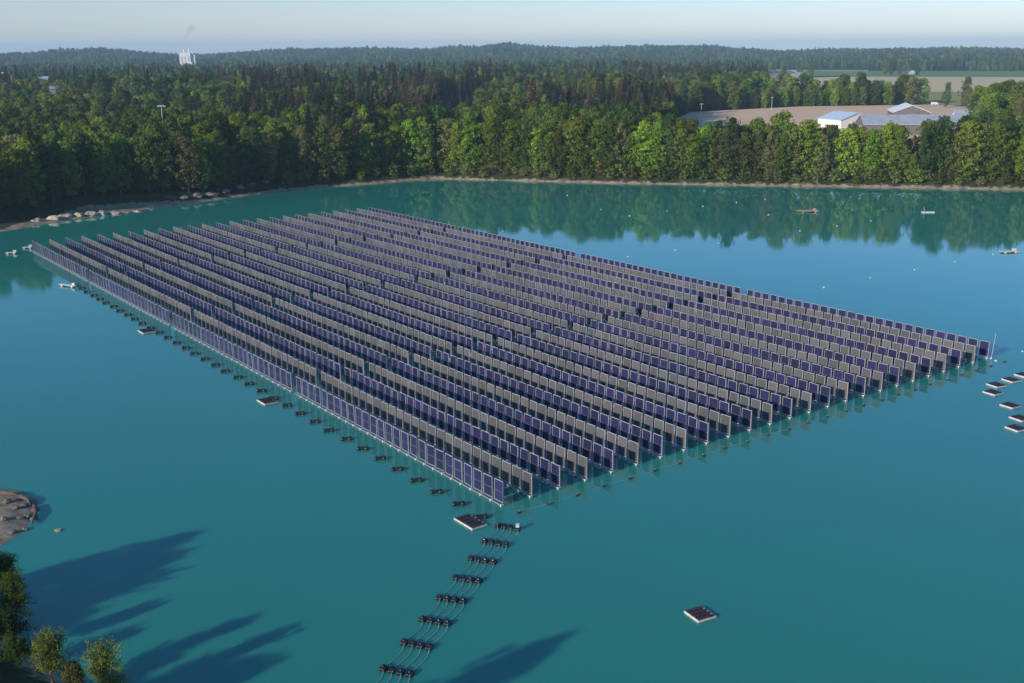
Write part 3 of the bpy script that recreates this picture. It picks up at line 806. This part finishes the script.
for r in range(25):
    blue = r % 2 == 0
    for s in range(NSEG):
        off, NPER = SEGS[s]
        o0 = A0+V*(r*PV)+U*off
        root = empty('solar_panel_row', o0, UANG)
        tag(root, '%s faced upright solar panels, %s row from the front, quarter %s' % ('blue' if blue else 'grey', ordinal(r), SEGW[s]), 'solar panel row', 'floating rows of upright solar panels')
        # local +x runs along U; the camera side (-V) is local +y
        kb = bpy.data.objects.new('keel_beam', KEELS[NPER]); COL.objects.link(kb); kb.parent = root
        kb.location = (0, 0.12, 0)
        for i in range(NPER):
            x = (i+0.5)*PU
            p = bpy.data.objects.new('solar_panel', PM); COL.objects.link(p); p.parent = root
            p.location = (x, RR.uniform(-.015, .015), RR.uniform(-.02, .02))
            rz = math.pi if blue else 0.0
            tw = RR.gauss(0, 0.030); tl = RR.gauss(0, 0.016)
            p.rotation_euler = (tl, 0, rz+tw)
            f = bpy.data.objects.new('frame', FM); COL.objects.link(f); f.parent = p
            b = bpy.data.objects.new('post', BM); COL.objects.link(b); b.parent = root; b.location = (x, 0, 0)
            gft = bpy.data.objects.new('foot_float', GM); COL.objects.link(gft); gft.parent = b
            if True: gft.rotation_euler = (0, 0, 0); gft.scale = (1, -1, 1)

# ------------------------------------------------------------------ twin mooring floats before the front row
def lobe(mb, c, r, L, ang, n=10):
    d = Vector((math.cos(ang), math.sin(ang), 0)); c = Vector(c)
    prof = [(-.5, .35), (-.46, .75), (-.36, .97), (-.2, 1), (-.19, .93), (-.03, .93), (-.02, 1), (.02, 1), (.03, .93), (.19, .93), (.2, 1), (.36, .97), (.46, .75), (.5, .35)]
    mb.tube([c+d*L*a for a, _ in prof], [r*b for _, b in prof], n)
def twin_float():
    root = empty('twin_float', (0, 0, 0))
    for s in (-1, 1):
        m_ = MB(); lobe(m_, (s*0.46, 0, .10), .25, .60, rad(90)); m_.build('float_drum', M['black'], root, True)
    m_ = MB(); m_.box((0, 0, .32), (1.15, .16, .09)); m_.box((0, 0, .16), (0.34, .34, .22), taper=.8); m_.box((-.46, 0, .39), (.16, .2, .06)); m_.box((.46, 0, .39), (.16, .2, .06)); m_.build('crossbar', M['black'], root)
    return root
tf0 = twin_float()
k = 0
fl = []
# from photo columns of the floats near the corner: one float per two panels, about 3 m out from the row
off_v = -3.48
for j in range(48):
    u = -0.9+j*4.13
    c = A0+U*u+V*off_v
    px, py = pix(c.x, c.y, 0)
    if px < 72: break
    fl.append((c, px))
for j, (c, px) in enumerate(fl):
    o = tf0 if j == 0 else dup(tf0)
    o.location = c+V*RR.uniform(-.15, .15); o.rotation_euler = (0, 0, 0.15+RR.uniform(-.12, .12))
    tag(o, 'black twin float before the front panel row, %s from the near corner' % ordinal(j), 'float', 'black twin floats along the front row')

# small end floats along the right-hand ends of the rows, tied by one rope
def small_float():
    root = empty('end_float', (0, 0, 0))
    m_ = MB(); lobe(m_, (0, 0, .05), .14, .5, 0); m_.build('float_drum', M['black'], root, True)
    m_ = MB(); m_.box((0.05, 0, .20), (.16, .2, .05)); m_.build('clamp', M['post'], root)
    return root
ef = small_float(); rope = []
for r in range(25):
    c = A0+V*(r*PV+.3)-U*(2.3+RR.uniform(-.15, .15))
    o = ef if r == 0 else dup(ef)
    o.location = c; o.rotation_euler = (0, 0, RR.uniform(0, 3))
    tag(o, 'small dark float off the right end of the %s panel row' % ordinal(r), 'float', 'small floats at the row ends')
    rope.append((c.x, c.y, .04)); m2 = c+V*(PV/2)-U*(-.12); rope.append((m2.x, m2.y, .015))
tag(MB().tube(rope[:-1], .013, 5).build('mooring_rope', M['rope']), 'thin pale mooring rope linking the row ends on the right-hand side', 'rope')
rp2 = []
for j, (c, px) in enumerate(fl[:-1]):
    if j < 10: rp2.append((c.x, c.y, .05))
# ------------------------------------------------------------------ cable trail with its buoys
rowsP = [[(498, 525.5), (504, 526.2), (510.5, 527.2), (517.5, 528.5)], [(484.6, 540.8), (491.5, 542), (498.6, 543.3), (506.2, 544.5)],
         [(470.8, 558), (477.9, 559.1), (485.4, 560.4), (493.5, 561.6)], [(455.7, 577.2), (463.4, 578.4), (471, 579.6), (478.9, 580.6)],
         [(439.5, 597.4), (447.4, 598.6), (455.3, 599.8), (463.5, 600.7)], [(422.8, 618.8), (430.9, 620.1), (439.2, 621.6), (447.8, 623)],
         [(404.2, 641.9), (412.4, 643.7), (420.9, 645.3), (429.3, 646.9)], [(383.7, 668), (392, 669.9), (401, 671.8), (410, 673.5)]]
def cable_buoy():
    root = empty('cable_buoy', (0, 0, 0))
    m_ = MB(); lobe(m_, (-.15, 0, .10), .19, .56, rad(90)); m_.build('float_drum', M['black'], root, True)
    m_ = MB(); lobe(m_, (.15, 0, .10), .19, .56, rad(90)); m_.build('float_drum', M['black'], root, True)
    m_ = MB(); m_.box((0, 0, .30), (.30, .14, .10), taper=.8); m_.box((0, .17, .27), (.42, .05, .05)); m_.box((0, -.17, .27), (.42, .05, .05)); m_.build('clamp', M['black'], root)
    return root
cb = cable_buoy(); first = True
trail = [[at(*p, z=0.1) for p in row] for row in rowsP]
d0 = Vector((trail[-1][0][0]-trail[0][0][0], trail[-1][0][1]-trail[0][0][1], 0)); dang = math.atan2(d0.y, d0.x)
POSW = ['leftmost', 'second from the left', 'third from the left', 'rightmost']
for i, row in enumerate(trail):
    for j, (x, y) in enumerate(row):
        if i == 0 and j == 3:
            pass
        o = cb if first else dup(cb); first = False
        o.location = (x, y, 0); o.rotation_euler = (0, 0, dang+RR.uniform(-.25, .25)); o.scale = (1.15, .98, 1.0)
        tag(o, 'black cable buoy, %s in the %s foursome counted from the panels' % (POSW[j], ordinal(i)), 'buoy', 'black buoys of the cable trail')
for j in range(4):
    ctrl = [Vector((trail[i][j][0], trail[i][j][1], .12)) for i in range(8)]
    e = ctrl[-1]-ctrl[-2]; ctrl.append(ctrl[-1]+e*0.9)
    pts = []
    for i in range(len(ctrl)-1):
        a, b = ctrl[i], ctrl[i+1]; dd = b-a; nr = Vector((-dd.y, dd.x, 0)).normalized()
        for q in range(12):
            t = q/12; w = math.sin(math.pi*t)*0.30+math.sin(2*math.pi*t)*0.08
            pts.append(a+dd*t + nr*w + Vector((0, 0, -.09*math.sin(math.pi*t))))
    pts.append(ctrl[-1])
    tag(MB().tube(pts, .024, 6).build('power_cable', M['rope'], smooth=True), 'thin pale floating cable, %s of the four running from the panels' % POSW[j], 'cable', 'floating power cables')
# white junction box on the last buoy of the first foursome
jb = empty('junction_box', (*trail[0][3], 0.30)); m_ = MB(); m_.box((0, -.05, .14), (.36, .36, .28), taper=.85); m_.build('housing', M['white'], jb); m_ = MB(); m_.box((0, -.05, .30), (.40, .40, .04)); m_.build('lid', M['white'], jb)
tag(jb, 'small white box sitting on the rightmost buoy next to the near corner of the panels', 'box')

# ------------------------------------------------------------------ slatted rafts
def raft(nm, x, y, L, W, rz, n, slat, frame, label, group='slatted service rafts', z=0.0):
    root = empty(nm, (x, y, z), rz)
    m_ = MB()
    m_.box((0, W/2, .11), (L, .09, .18)); m_.box((0, -W/2, .11), (L, .09, .18)); m_.box((L/2-.045, 0, .108), (.09, W-.09, .17)); m_.box((-L/2+.045, 0, .108), (.09, W-.09, .17))
    m_.build('frame', frame, root)
    for i in range(n):
        c = -L/2+(i+.5)*L/n
        m_ = MB(); m_.box((c, 0, .225), (L/n*.74, W*.94, .04)); m_.box((c-L/n*.25, 0, .265), (L/n*.10, W*.92, .035)); m_.box((c+L/n*.20, 0, .262), (L/n*.06, W*.92, .03)); m_.build('slat', slat, root)
    for sx in (-1, 1):
        m_ = MB(); lobe(m_, (sx*L*.3, 0, .02), .2, W*.8, rad(90)); m_.build('float_drum', M['black'], root, True)
    tag(root, label, 'raft', group); return root
x, y = at(470.5, 521.0, .2); raft('raft', x, y, 3.3, 1.75, UANG+rad(0), 5, M['slat'], M['dirtywhite'], 'pale framed raft with five dark slats in front of the near corner of the panels')
x, y = at(700, 613.3, .2); raft('raft', x, y, 2.0, 1.75, rad(118), 4, M['slat'], M['dirtywhite'], 'lone dark raft with white sides on open water at the lower right')
x, y = at(267.5, 400.5, .2); raft('raft', x, y, 2.6, 1.9, UANG, 4, M['slat'], M['dirtywhite'], 'small brown slatted raft beside the middle of the front row')
x, y = at(147, 330.5, .2); raft('raft', x, y, 2.8, 2.2, UANG, 4, M['slat'], M['dirtywhite'], 'small pale raft along the far left part of the front row')
rr = [(1021, 374.5), (1008.5, 379.3), (993.5, 384.3), (990, 391.8), (1007.5, 404.8), (1017.5, 417.5), (1013.5, 427.5)]
lab = ['topmost, cut by the picture edge', 'second from the top', 'third from the top', 'leftmost, just below the third', 'fifth from the top', 'sixth from the top', 'lowest']
for (px, py), lb in zip(rr, lab):
    x, y = at(px+3, py, .2); raft('raft', x, y, 1.95, 1.8, rad(118)+RR.uniform(-.1, .1), 4, M['slat'], M['white'], 'dark topped white sided raft right of the panels, %s' % lb, 'rafts right of the panels')

def plank_raft(px, py, L, W, rz, mat, label):
    x, y = at(px, py, .2); root = empty('plank_raft', (x, y, 0), rz)
    for i in range(5):
        m_ = MB(); m_.box((0, -W/2+(i+.5)*W/5, .32), (L*RR.uniform(.9, 1.05), W/5*.9, .10)); m_.build('plank', mat, root)
    for s in (-1, 1):
        m_ = MB(); m_.box((s*L*.3, 0, .14), (.4, W, .26)); m_.build('bearer', mat, root)
    m_ = MB(); m_.box((L*.35, W*.2, .6), (.7, .6, .45)); m_.build('box', mat, root)
    tag(root, label, 'raft'); return root
plank_raft(808, 211, 6.2, 3.0, 0.05, M['wood'], 'pale timber raft floating off the far shore at the right')
plank_raft(1009, 251.5, 4.2, 1.8, 0.1, M['dirtywhite'], 'grey plank raft near the right picture edge on blue water')
plank_raft(68, 285.5, 4.5, .8, rad(-25), M['dirtywhite'], 'long pale float bar left of the front row of panels')
plank_raft(11, 253, 2.4, 1.0, 0.2, M['dirtywhite'], 'small whitish float at the left picture edge')
plank_raft(27, 247.5, 2.2, .9, 0.3, M['dirtywhite'], 'small whitish float beside the far left tip of the panels')
x, y = at(928, 212.2, .1); ms = empty('measuring_float', (x, y, 0)); m_ = MB(); m_.box((0, 0, .15), (3.6, 1.0, .3)); m_.build('deck', M['dirtywhite'], ms); m_ = MB(); m_.tube([(-1.2, 0, .3), (-1.2, 0, 1.6)], .04, 6); m_.build('mast', M['dirtywhite'], ms)  # upright tube stands in for the float's faint vertical reflection
tag(ms, 'thin white float with a rod for its reflection before the far shore at the right', 'float')

# white marker buoys
def buoy():
    root = empty('marker_buoy', (0, 0, 0))
    m_ = MB(); m_.tube([(0, 0, -.2), (0, 0, -.1), (0, 0, .1), (0, 0, .32), (0, 0, .42)], [.2, .42, .5, .34, .1], 12); m_.build('ball', M['white'], root, True)
    m_ = MB(); m_.tube([(0, 0, .4), (0, 0, .6)], .06, 6); m_.build('eye', M['black'], root)
    return root
by = buoy()
BU = [(567.5, 195.5), (601, 209.5), (629.5, 216), (667, 211), (703, 206.5), (736.5, 202.5), (765, 199.3), (719, 243.3), (675.5, 250.3), (628, 257), (503, 231.5),
      (837, 226), (871, 221), (800, 231), (824, 287.5), (870.5, 278), (914.5, 270), (955, 262), (993, 254.5), (768.5, 215), (1022.5, 351.5), (996, 361)]
BU.sort()
for i, (px, py) in enumerate(BU):
    o = by if i == 0 else dup(by); x, y = at(px, py); o.location = (x, y, 0); s = R.uniform(.38, .55); o.scale = (s, s, s)
    tag(o, 'small white marker buoy on open water, %s from the left' % ordinal(i), 'buoy', 'white marker buoys')
x, y = at(38+60*.13, 527); 
# leaning pole at the far right corner
cpt = A0+V*(24*PV+.35)-U*0.15
pr = empty('marker_pole', cpt); m_ = MB(); m_.tube([(0, 0, -.5), (.45, .3, 3.9)], [.035, .025], 6); m_.build('pole', M['white'], pr); m_ = MB(); m_.tube([(0, 0, -.1), (0, 0, .2)], .16, 10); m_.build('float_collar', M['dirtywhite'], pr)
tag(pr, 'thin white pole at the right-hand end of the rearmost panel row', 'pole')

# ------------------------------------------------------------------ stones and heaps on the left bank and the gravel spit
def rock(name, x, y, sx, sy, sz, mat, seed, label, group, z=None, parent=None):
    bm = bmesh.new(); bmesh.ops.create_icosphere(bm, subdivisions=3, radius=1)
    for v in bm.verts:
        n1 = noise.noise(v.co*1.3+Vector((seed*3.1, 0, 0)))*.45+noise.noise(v.co*3.5+Vector((0, seed*2.7, 0)))*.16
        v.co *= 1+n1
        v.co = Vector((v.co.x*sx, v.co.y*sy, max(v.co.z, -.35)*sz))
    me = bpy.data.meshes.new(name); bm.to_mesh(me); bm.free(); me.materials.append(mat)
    o = bpy.data.objects.new(name, me); COL.objects.link(o); o.location = (x, y, (gz(x, y) if z is None else z)+.1*sz); o.rotation_euler = (0, 0, seed*1.3)
    tag(o, label, 'gravel heap' if 'heap' in name else 'rock', group); return o
hp = [(38, 218.5), (53, 216.5), (65, 214.5), (78, 213), (90, 212), (103, 210.6), (115, 209.8), (127, 208.6), (138, 207.4), (150, 206.2), (160, 205.6)]
for i, (px, py) in enumerate(hp):
    x, y = at(px, py, 1.2); rock('gravel_heap', x, y, R.uniform(1.8, 2.4), R.uniform(1.3, 1.7), R.uniform(.65, .95), M['stone'], i+1, 'pale gravel heap in a line on the left bank, %s from the left' % ordinal(i), 'pale heaps on the left bank')
for i, (px, py) in enumerate([(185, 200), (198, 198), (212, 196.5), (226, 194), (240, 191.5), (252, 189.5), (266, 187.5)]):  # darker stone here puts the bank's shade into the heap colour
    x, y = at(px, py, .8); rock('gravel_heap', x, y, R.uniform(1.2, 2.2), R.uniform(1.0, 1.6), R.uniform(.6, 1.0), M['darkstone'], i+20, 'gravel heap coloured dark for bank shade, %s from the left beyond the pale heaps' % ordinal(i), 'shade-darkened heaps on the left bank')
for i, (px, py, s) in enumerate([(7, 502, .5), (16, 508, .35), (24, 504, .45), (4, 520, .4), (20, 517, .3), (28, 514, .4), (31, 500, .5), (35, 507, .45), (34, 516, .4), (12, 530, .4), (25, 526, .35), (58, 527, .35)]):
    x, y = at(px, py, .4)
    lb = 'grey rock on the gravel spit, %s from the left' if px < 50 else 'single pale rock breaking the water right of the gravel spit'
    rock('rock', x, y, s*1.1, s*.8, s*.5, M['darkstone'] if px < 50 else M['stone'], i+40, (lb % ordinal(sorted([7, 16, 24, 4, 20, 28, 31, 35, 34, 12, 25]).index(px))) if px < 50 else lb, 'rocks of the gravel spit' if px < 50 else None, z=0.0 if px > 50 else None)
# driftwood logs on the tip
for i, (p, q) in enumerate([((1, 492), (20, 494)), ((20, 494), (30, 502)), ((34, 502), (31, 520))]):
    a = at(*p, z=.6); b = at(*q, z=.6); za = max(gz(*a), .1)+.15; zb = max(gz(*b), .1)+.15
    o = MB().tube([(a[0], a[1], za), ((a[0]+b[0])/2+.3, (a[1]+b[1])/2, (za+zb)/2+.1), (b[0], b[1], zb)], [.22, .17, .10], 7).build('driftwood_log', M['bark'], smooth=True)
    tag(o, ['pale driftwood log along the far edge of the gravel spit', 'short driftwood log bent round the corner of the gravel spit', 'driftwood log along the lake-side edge of the gravel spit'][i], 'log', 'driftwood on the spit')

# ------------------------------------------------------------------ farm buildings
def gable(name, x, y, L, W, eave, ridge, rz, wall, roof, label, z=3.3, win=3, door=True, over=.5, roof2=None):
    """ridge along local x"""
    root = empty(name, (x, y, z), rz)
    h = W/2
    m_ = MB(); vs = [(-L/2, -h, 0), (L/2, -h, 0), (L/2, h, 0), (-L/2, h, 0), (-L/2, -h, eave), (L/2, -h, eave), (L/2, h, eave), (-L/2, h, eave), (-L/2, 0, ridge), (L/2, 0, ridge)]
    m_.add(vs, [(0, 1, 5, 4), (2, 3, 7, 6), (1, 2, 6, 9, 5), (3, 0, 4, 8, 7)]); m_.build('wall', wall, root)
    sl = (ridge-eave)/h; o = over; t = .25
    for s, mt in ((-1, roof), (1, roof2 or roof)):
        m_ = MB(); e = eave-sl*o+.04
        vs = [(-L/2-o, s*(h+o), e), (L/2+o, s*(h+o), e), (L/2+o, 0, ridge+.04), (-L/2-o, 0, ridge+.04)]
        vs += [(a, b, c+t) for a, b, c in vs]
        m_.add(vs, [(0, 1, 2, 3), (7, 6, 5, 4), (0, 4, 5, 1), (1, 5, 6, 2), (2, 6, 7, 3), (3, 7, 4, 0)]); m_.build('roof', mt, root)
    if door:
        for s in (-1, 1):
            m_ = MB(); m_.box((s*(L/2+.03), 0, eave*.4), (.08, W*.28, eave*.8)); m_.build('door', M['roofgrey'], root)
    for i in range(win):
        cx_ = -L/2+(i+.5)*L/win
        for s in (-1, 1):
            m_ = MB(); m_.box((cx_, s*(h+.03), eave*.62), (L/win*.45, .08, eave*.28)); m_.build('window', M['glass'], root)
    tag(root, label, 'building', 'farm buildings beyond the far shore'); return root
x, y = at(915, 122, 3.3); gable('barn', x+2, y+18, 34, 21, 5.5, 9.6, rad(77), M['walldark'], M['roofwhite'], 'large barn with dark gable wall and pale roof edges beyond the shore trees', win=0)
x, y = at(917, 134, 3.3); gable('long_shed', x, y+6, 54, 20, 5.0, 9.2, rad(-6), M['walldark'], M['roofgrey'], 'long low shed with grey metal roof in front of the barn', win=0)
x, y = at(842, 128, 3.3); gable('white_hall', x+4, y+8, 20, 22, 4.6, 8.2, rad(112), M['wallwhite'], M['roofwhite'], 'white hall with white roof, one slope painted with sky reflection, left of the long shed', roof2=M['roof_skytint'], win=0)
x, y = at(971, 125, 3.3); gable('outbuilding', x, y, 20, 12, 4.5, 8, rad(-10), M['wallwhite'], M['roofgrey'], 'small grey roofed outbuilding right of the long shed among trees', win=3)
x, y = at(983, 116, 3.3); gable('farmhouse', x, y, 7, 6, 4.5, 7, rad(70), M['wallwhite'], M['roofwhite'], 'small white house half hidden by trees near the right edge', win=2)
x, y = at(1021, 128, 3.3); gable('farmhouse', x, y, 8, 7, 5.5, 8.5, rad(60), M['wallwhite'], M['roofwhite'], 'white house gable between trees at the right picture edge', win=2)
x, y = at(911, 74.5, 3.3); gable('field_house', x, y, 8, 7, 3.5, 6, rad(20), M['wallwhite'], M['roofwhite'], 'tiny pale house beside the clump of trees on the green field', win=2)
# white van on the road
x, y = at(934.5, 105, 3.5); vr = empty('white_van', (x, y, ZL), rad(8))
m_ = MB(); m_.box((-.4, 0, 1.35), (4.2, 2.0, 1.9), taper=.95); m_.box((2.3, 0, .95), (1.3, 1.95, 1.1), taper=.85); m_.build('body', M['wallwhite'], vr)
m_ = MB(); m_.box((1.72, 0, 1.85), (.12, 1.6, .6)); m_.build('windscreen', M['glass'], vr)
for sx in (-1.7, 1.8):
    for sy in (-.95, .95):
        m_ = MB(); m_.tube([(sx, sy-.12, .36), (sx, sy+.12, .36)], .36, 14); m_.build('wheel', M['black'], vr)
tag(vr, 'white van standing on the farm road before the pair of trees', 'van')

# roofs far away between the trees on the left
for (px, py, D, L, W, ht, rz, mt, lb) in [
    (56, 87.5, 900, 9, 5, 12, .5, 'roofgrey', 'grey roofed house in the forest clearing at the left'),
    (3, 73.5, 1500, 11, 6, 14, .2, 'roofwhite', 'white flat building at the far left picture edge'),
    (43, 77.5, 1150, 9, 5, 10, .2, 'roofgrey', 'small low house at the top of the left clearing'),
    (149, 51.8, 3300, 13, 12, 26, .4, 'roofwhite', 'tiny white building on the distant wooded hill left of the factory'),
    (249, 64, 2500, 34, 14, 22, .1, 'roofgrey', 'long grey roof showing above the trees right of the factory')]:
    a = at(px, py, 10); s = D/math.hypot(*a); x, y = a[0]*s, a[1]*s
    # height at which that distance meets the photo row
    b = (px-512)*math.sin(ROLL)+(py-341.5)*math.cos(ROLL)
    zt = CAM_H - y*math.tan(PITCH+math.atan(b/FPX))
    gable('far_house', x, y, L, W, max(3, zt-3-W*.2), max(5, zt-3+W*.1), rz, M['roofgrey'], M[mt], lb, win=0, door=False)

# factory with two chimneys on the horizon
D = 2200; px = 188; a = (px-512)/1048.0; fx, fy = a*D*1.0, D
fx = at(188, 64, 15)[0]/at(188, 64, 15)[1]*D
fr_ = empty('factory', (fx, fy, 3), rad(12), (.80, .73, .93))
m_ = MB(); m_.box((-5, 0, 23), (26, 30, 47)); m_.build('main_block', M['wallwhite'], fr_)
m_ = MB(); m_.box((13.2, 2, 21), (10, 24, 42)); m_.build('side_block', M['wallwhite'], fr_)
m_ = MB(); m_.box((6.5, -18, 12), (9, 5.8, 30)); m_.build('loading_tower', M['roofwhite'], fr_)
for cx_, ch in ((-7, 54), (5, 55)):
    m_ = MB(); m_.tube([(cx_, 0, 46.6), (cx_, 0, ch)], [1.5, 1.3], 12); m_.build('chimney', M['wallwhite'], fr_)
for i in range(3):
    m_ = MB(); m_.box((-12+i*8, -15.06, 30), (3, .1, 16)); m_.build('window', M['roofgrey'], fr_)
tag(fr_, 'white factory block with two chimneys rising over the forest at the upper left', 'factory')
# smoke above the chimney: a thin volume
sm, n, out = nt('chimney_smoke'); pvn = n.nodes.new('ShaderNodeVolumePrincipled'); pvn.inputs['Density'].default_value = 0.018; pvn.inputs['Color'].default_value = (.45, .47, .52, 1)
n.links.new(pvn.outputs[0], out.inputs['Volume'])
sp = [(fx-4, fy, 62), (fx-3, fy, 68), (fx+0, fy+3, 76), (fx+3, fy+6, 84), (fx+7, fy+10, 91), (fx+14, fy+16, 96)]
sk = MB().tube(sp, [1.2, 2, 3, 5, 7, 6], 12).build('smoke', sm); tag(sk, 'thin grey smoke drifting from the factory chimney', 'smoke', None, 'stuff')

# poles
def pole(px, py_top, D, ground, label, arm=2.4, head=False):
    a = at(px, 120, 0); s = D/a[1]; x, y = a[0]*s, D
    b = (px-512)*math.sin(ROLL)+(py_top-341.5)*math.cos(ROLL)
    zt = CAM_H - y*math.tan(PITCH+math.atan(b/FPX))
    root = empty('utility_pole', (x, y, ground)); h = zt-ground
    m_ = MB(); m_.tube([(0, 0, -.5), (0, 0, h)], [.15, .11], 8); m_.build('pole', M['dirtywhite'], root)
    m_ = MB(); m_.box((0, 0, h-.35), (arm, .18, .18)); 
    if head: m_.box((-arm/2, 0, h-.5), (.6, .4, .25)); m_.box((arm/2, 0, h-.5), (.6, .4, .25))
    m_.build('crossarm', M['dirtywhite'], root)
    for q in (-1, 0, 1):
        m_ = MB(); m_.tube([(q*arm*.42, 0, h-.2), (q*arm*.42, 0, h+.2)], .08, 6); m_.build('insulator', M['walldark'], root)
    tag(root, label, 'pole')
pole(701, 103.5, 690, 3, 'wooden power pole at the left edge of the ploughed field')
pole(162.5, 105, 430, 3, 'tall mast with two lamp heads rising among the trees at the left', 2.6, True)
pole(771, 97, 800, 3, 'distant power pole before the grove left of the farm')

# ------------------------------------------------------------------ haze
hz, n, out = nt('haze_air'); v = n.nodes.new('ShaderNodeVolumePrincipled')
v.inputs['Density'].default_value = 0.00011; v.inputs['Color'].default_value = (.50, .76, 1.0, 1); v.inputs['Anisotropy'].default_value = 0.0
n.links.new(v.outputs[0], out.inputs['Volume'])
hb = MB(); hb.box((0, 4700, 66), (18400, 15000, 150)); 
ho = hb.build('haze', hz); tag(ho, 'thin bluish morning haze over the forest', 'haze', None, 'stuff')

# ------------------------------------------------------------------ light, sky, camera
w = bpy.data.worlds.new('World'); S.world = w; w.use_nodes = True
wn = w.node_tree; bg = wn.nodes['Background']
sky = wn.nodes.new('ShaderNodeTexSky'); sky.sky_type = 'NISHITA'; sky.sun_disc = False
sky.sun_elevation = SUN_EL
to_sun = SUN_AZ+math.pi          # math angle towards the sun
sky.sun_rotation = math.pi/2-to_sun
sky.air_density = 1.0; sky.dust_density = 0.3; sky.ozone_density = 2.0; sky.altitude = 500
hsn = wn.nodes.new('ShaderNodeHueSaturation'); hsn.inputs['Saturation'].default_value = 0.72
tin = wn.nodes.new('ShaderNodeMix'); tin.data_type = 'RGBA'; tin.blend_type = 'MULTIPLY'; tin.inputs['Factor'].default_value = 1; tin.inputs['B'].default_value = (1, 1, 1, 1)
tcw = wn.nodes.new('ShaderNodeTexCoord'); sxw = wn.nodes.new('ShaderNodeSeparateXYZ'); rw = wn.nodes.new('ShaderNodeValToRGB')
rw.color_ramp.elements[0].position = 0.02; rw.color_ramp.elements[0].color = (0.90, 0.945, 1.11, 1)
rw.color_ramp.elements[1].position = 0.20; rw.color_ramp.elements[1].color = (0.42, 0.86, 1.36, 1)
wn.links.new(tcw.outputs['Generated'], sxw.inputs[0]); wn.links.new(sxw.outputs['Z'], rw.inputs[0]); wn.links.new(rw.outputs[0], tin.inputs['B'])
wn.links.new(sky.outputs[0], hsn.inputs['Color']); wn.links.new(hsn.outputs[0], tin.inputs['A'])
wn.links.new(tin.outputs['Result'], bg.inputs[0]); bg.inputs[1].default_value = 0.11
sl = bpy.data.lights.new('sun', 'SUN'); sl.energy = 4.8; sl.angle = rad(0.5); sl.color = (1.0, 0.90, 0.76)
so = bpy.data.objects.new('sun', sl); COL.objects.link(so)
dvec = Vector((math.cos(SUN_AZ)*math.cos(SUN_EL), math.sin(SUN_AZ)*math.cos(SUN_EL), -math.sin(SUN_EL)))
so.rotation_euler = dvec.to_track_quat('-Z', 'Y').to_euler()

cd = bpy.data.cameras.new('camera'); co = bpy.data.objects.new('camera', cd); COL.objects.link(co)
cd.sensor_width = 36; cd.lens = 36*FPX/1024; cd.clip_start = 0.5; cd.clip_end = 30000
fwd = Vector((0, math.cos(PITCH), -math.sin(PITCH))); up0 = Vector((0, math.sin(PITCH), math.cos(PITCH))); rt0 = Vector((1, 0, 0))
# image x axis in world follows the same roll as at()
rt = rt0*math.cos(ROLL) - up0*math.sin(ROLL); up = rt0*math.sin(ROLL) + up0*math.cos(ROLL)
mt = Matrix((rt, up, -fwd)).transposed().to_4x4(); mt.translation = (0, 0, CAM_H)
co.matrix_world = mt
S.camera = co
S.view_settings.view_transform = 'Standard'; S.view_settings.look = 'None'; S.view_settings.gamma = 1
S.view_settings.exposure = 0.22
S.render.engine = 'CYCLES'
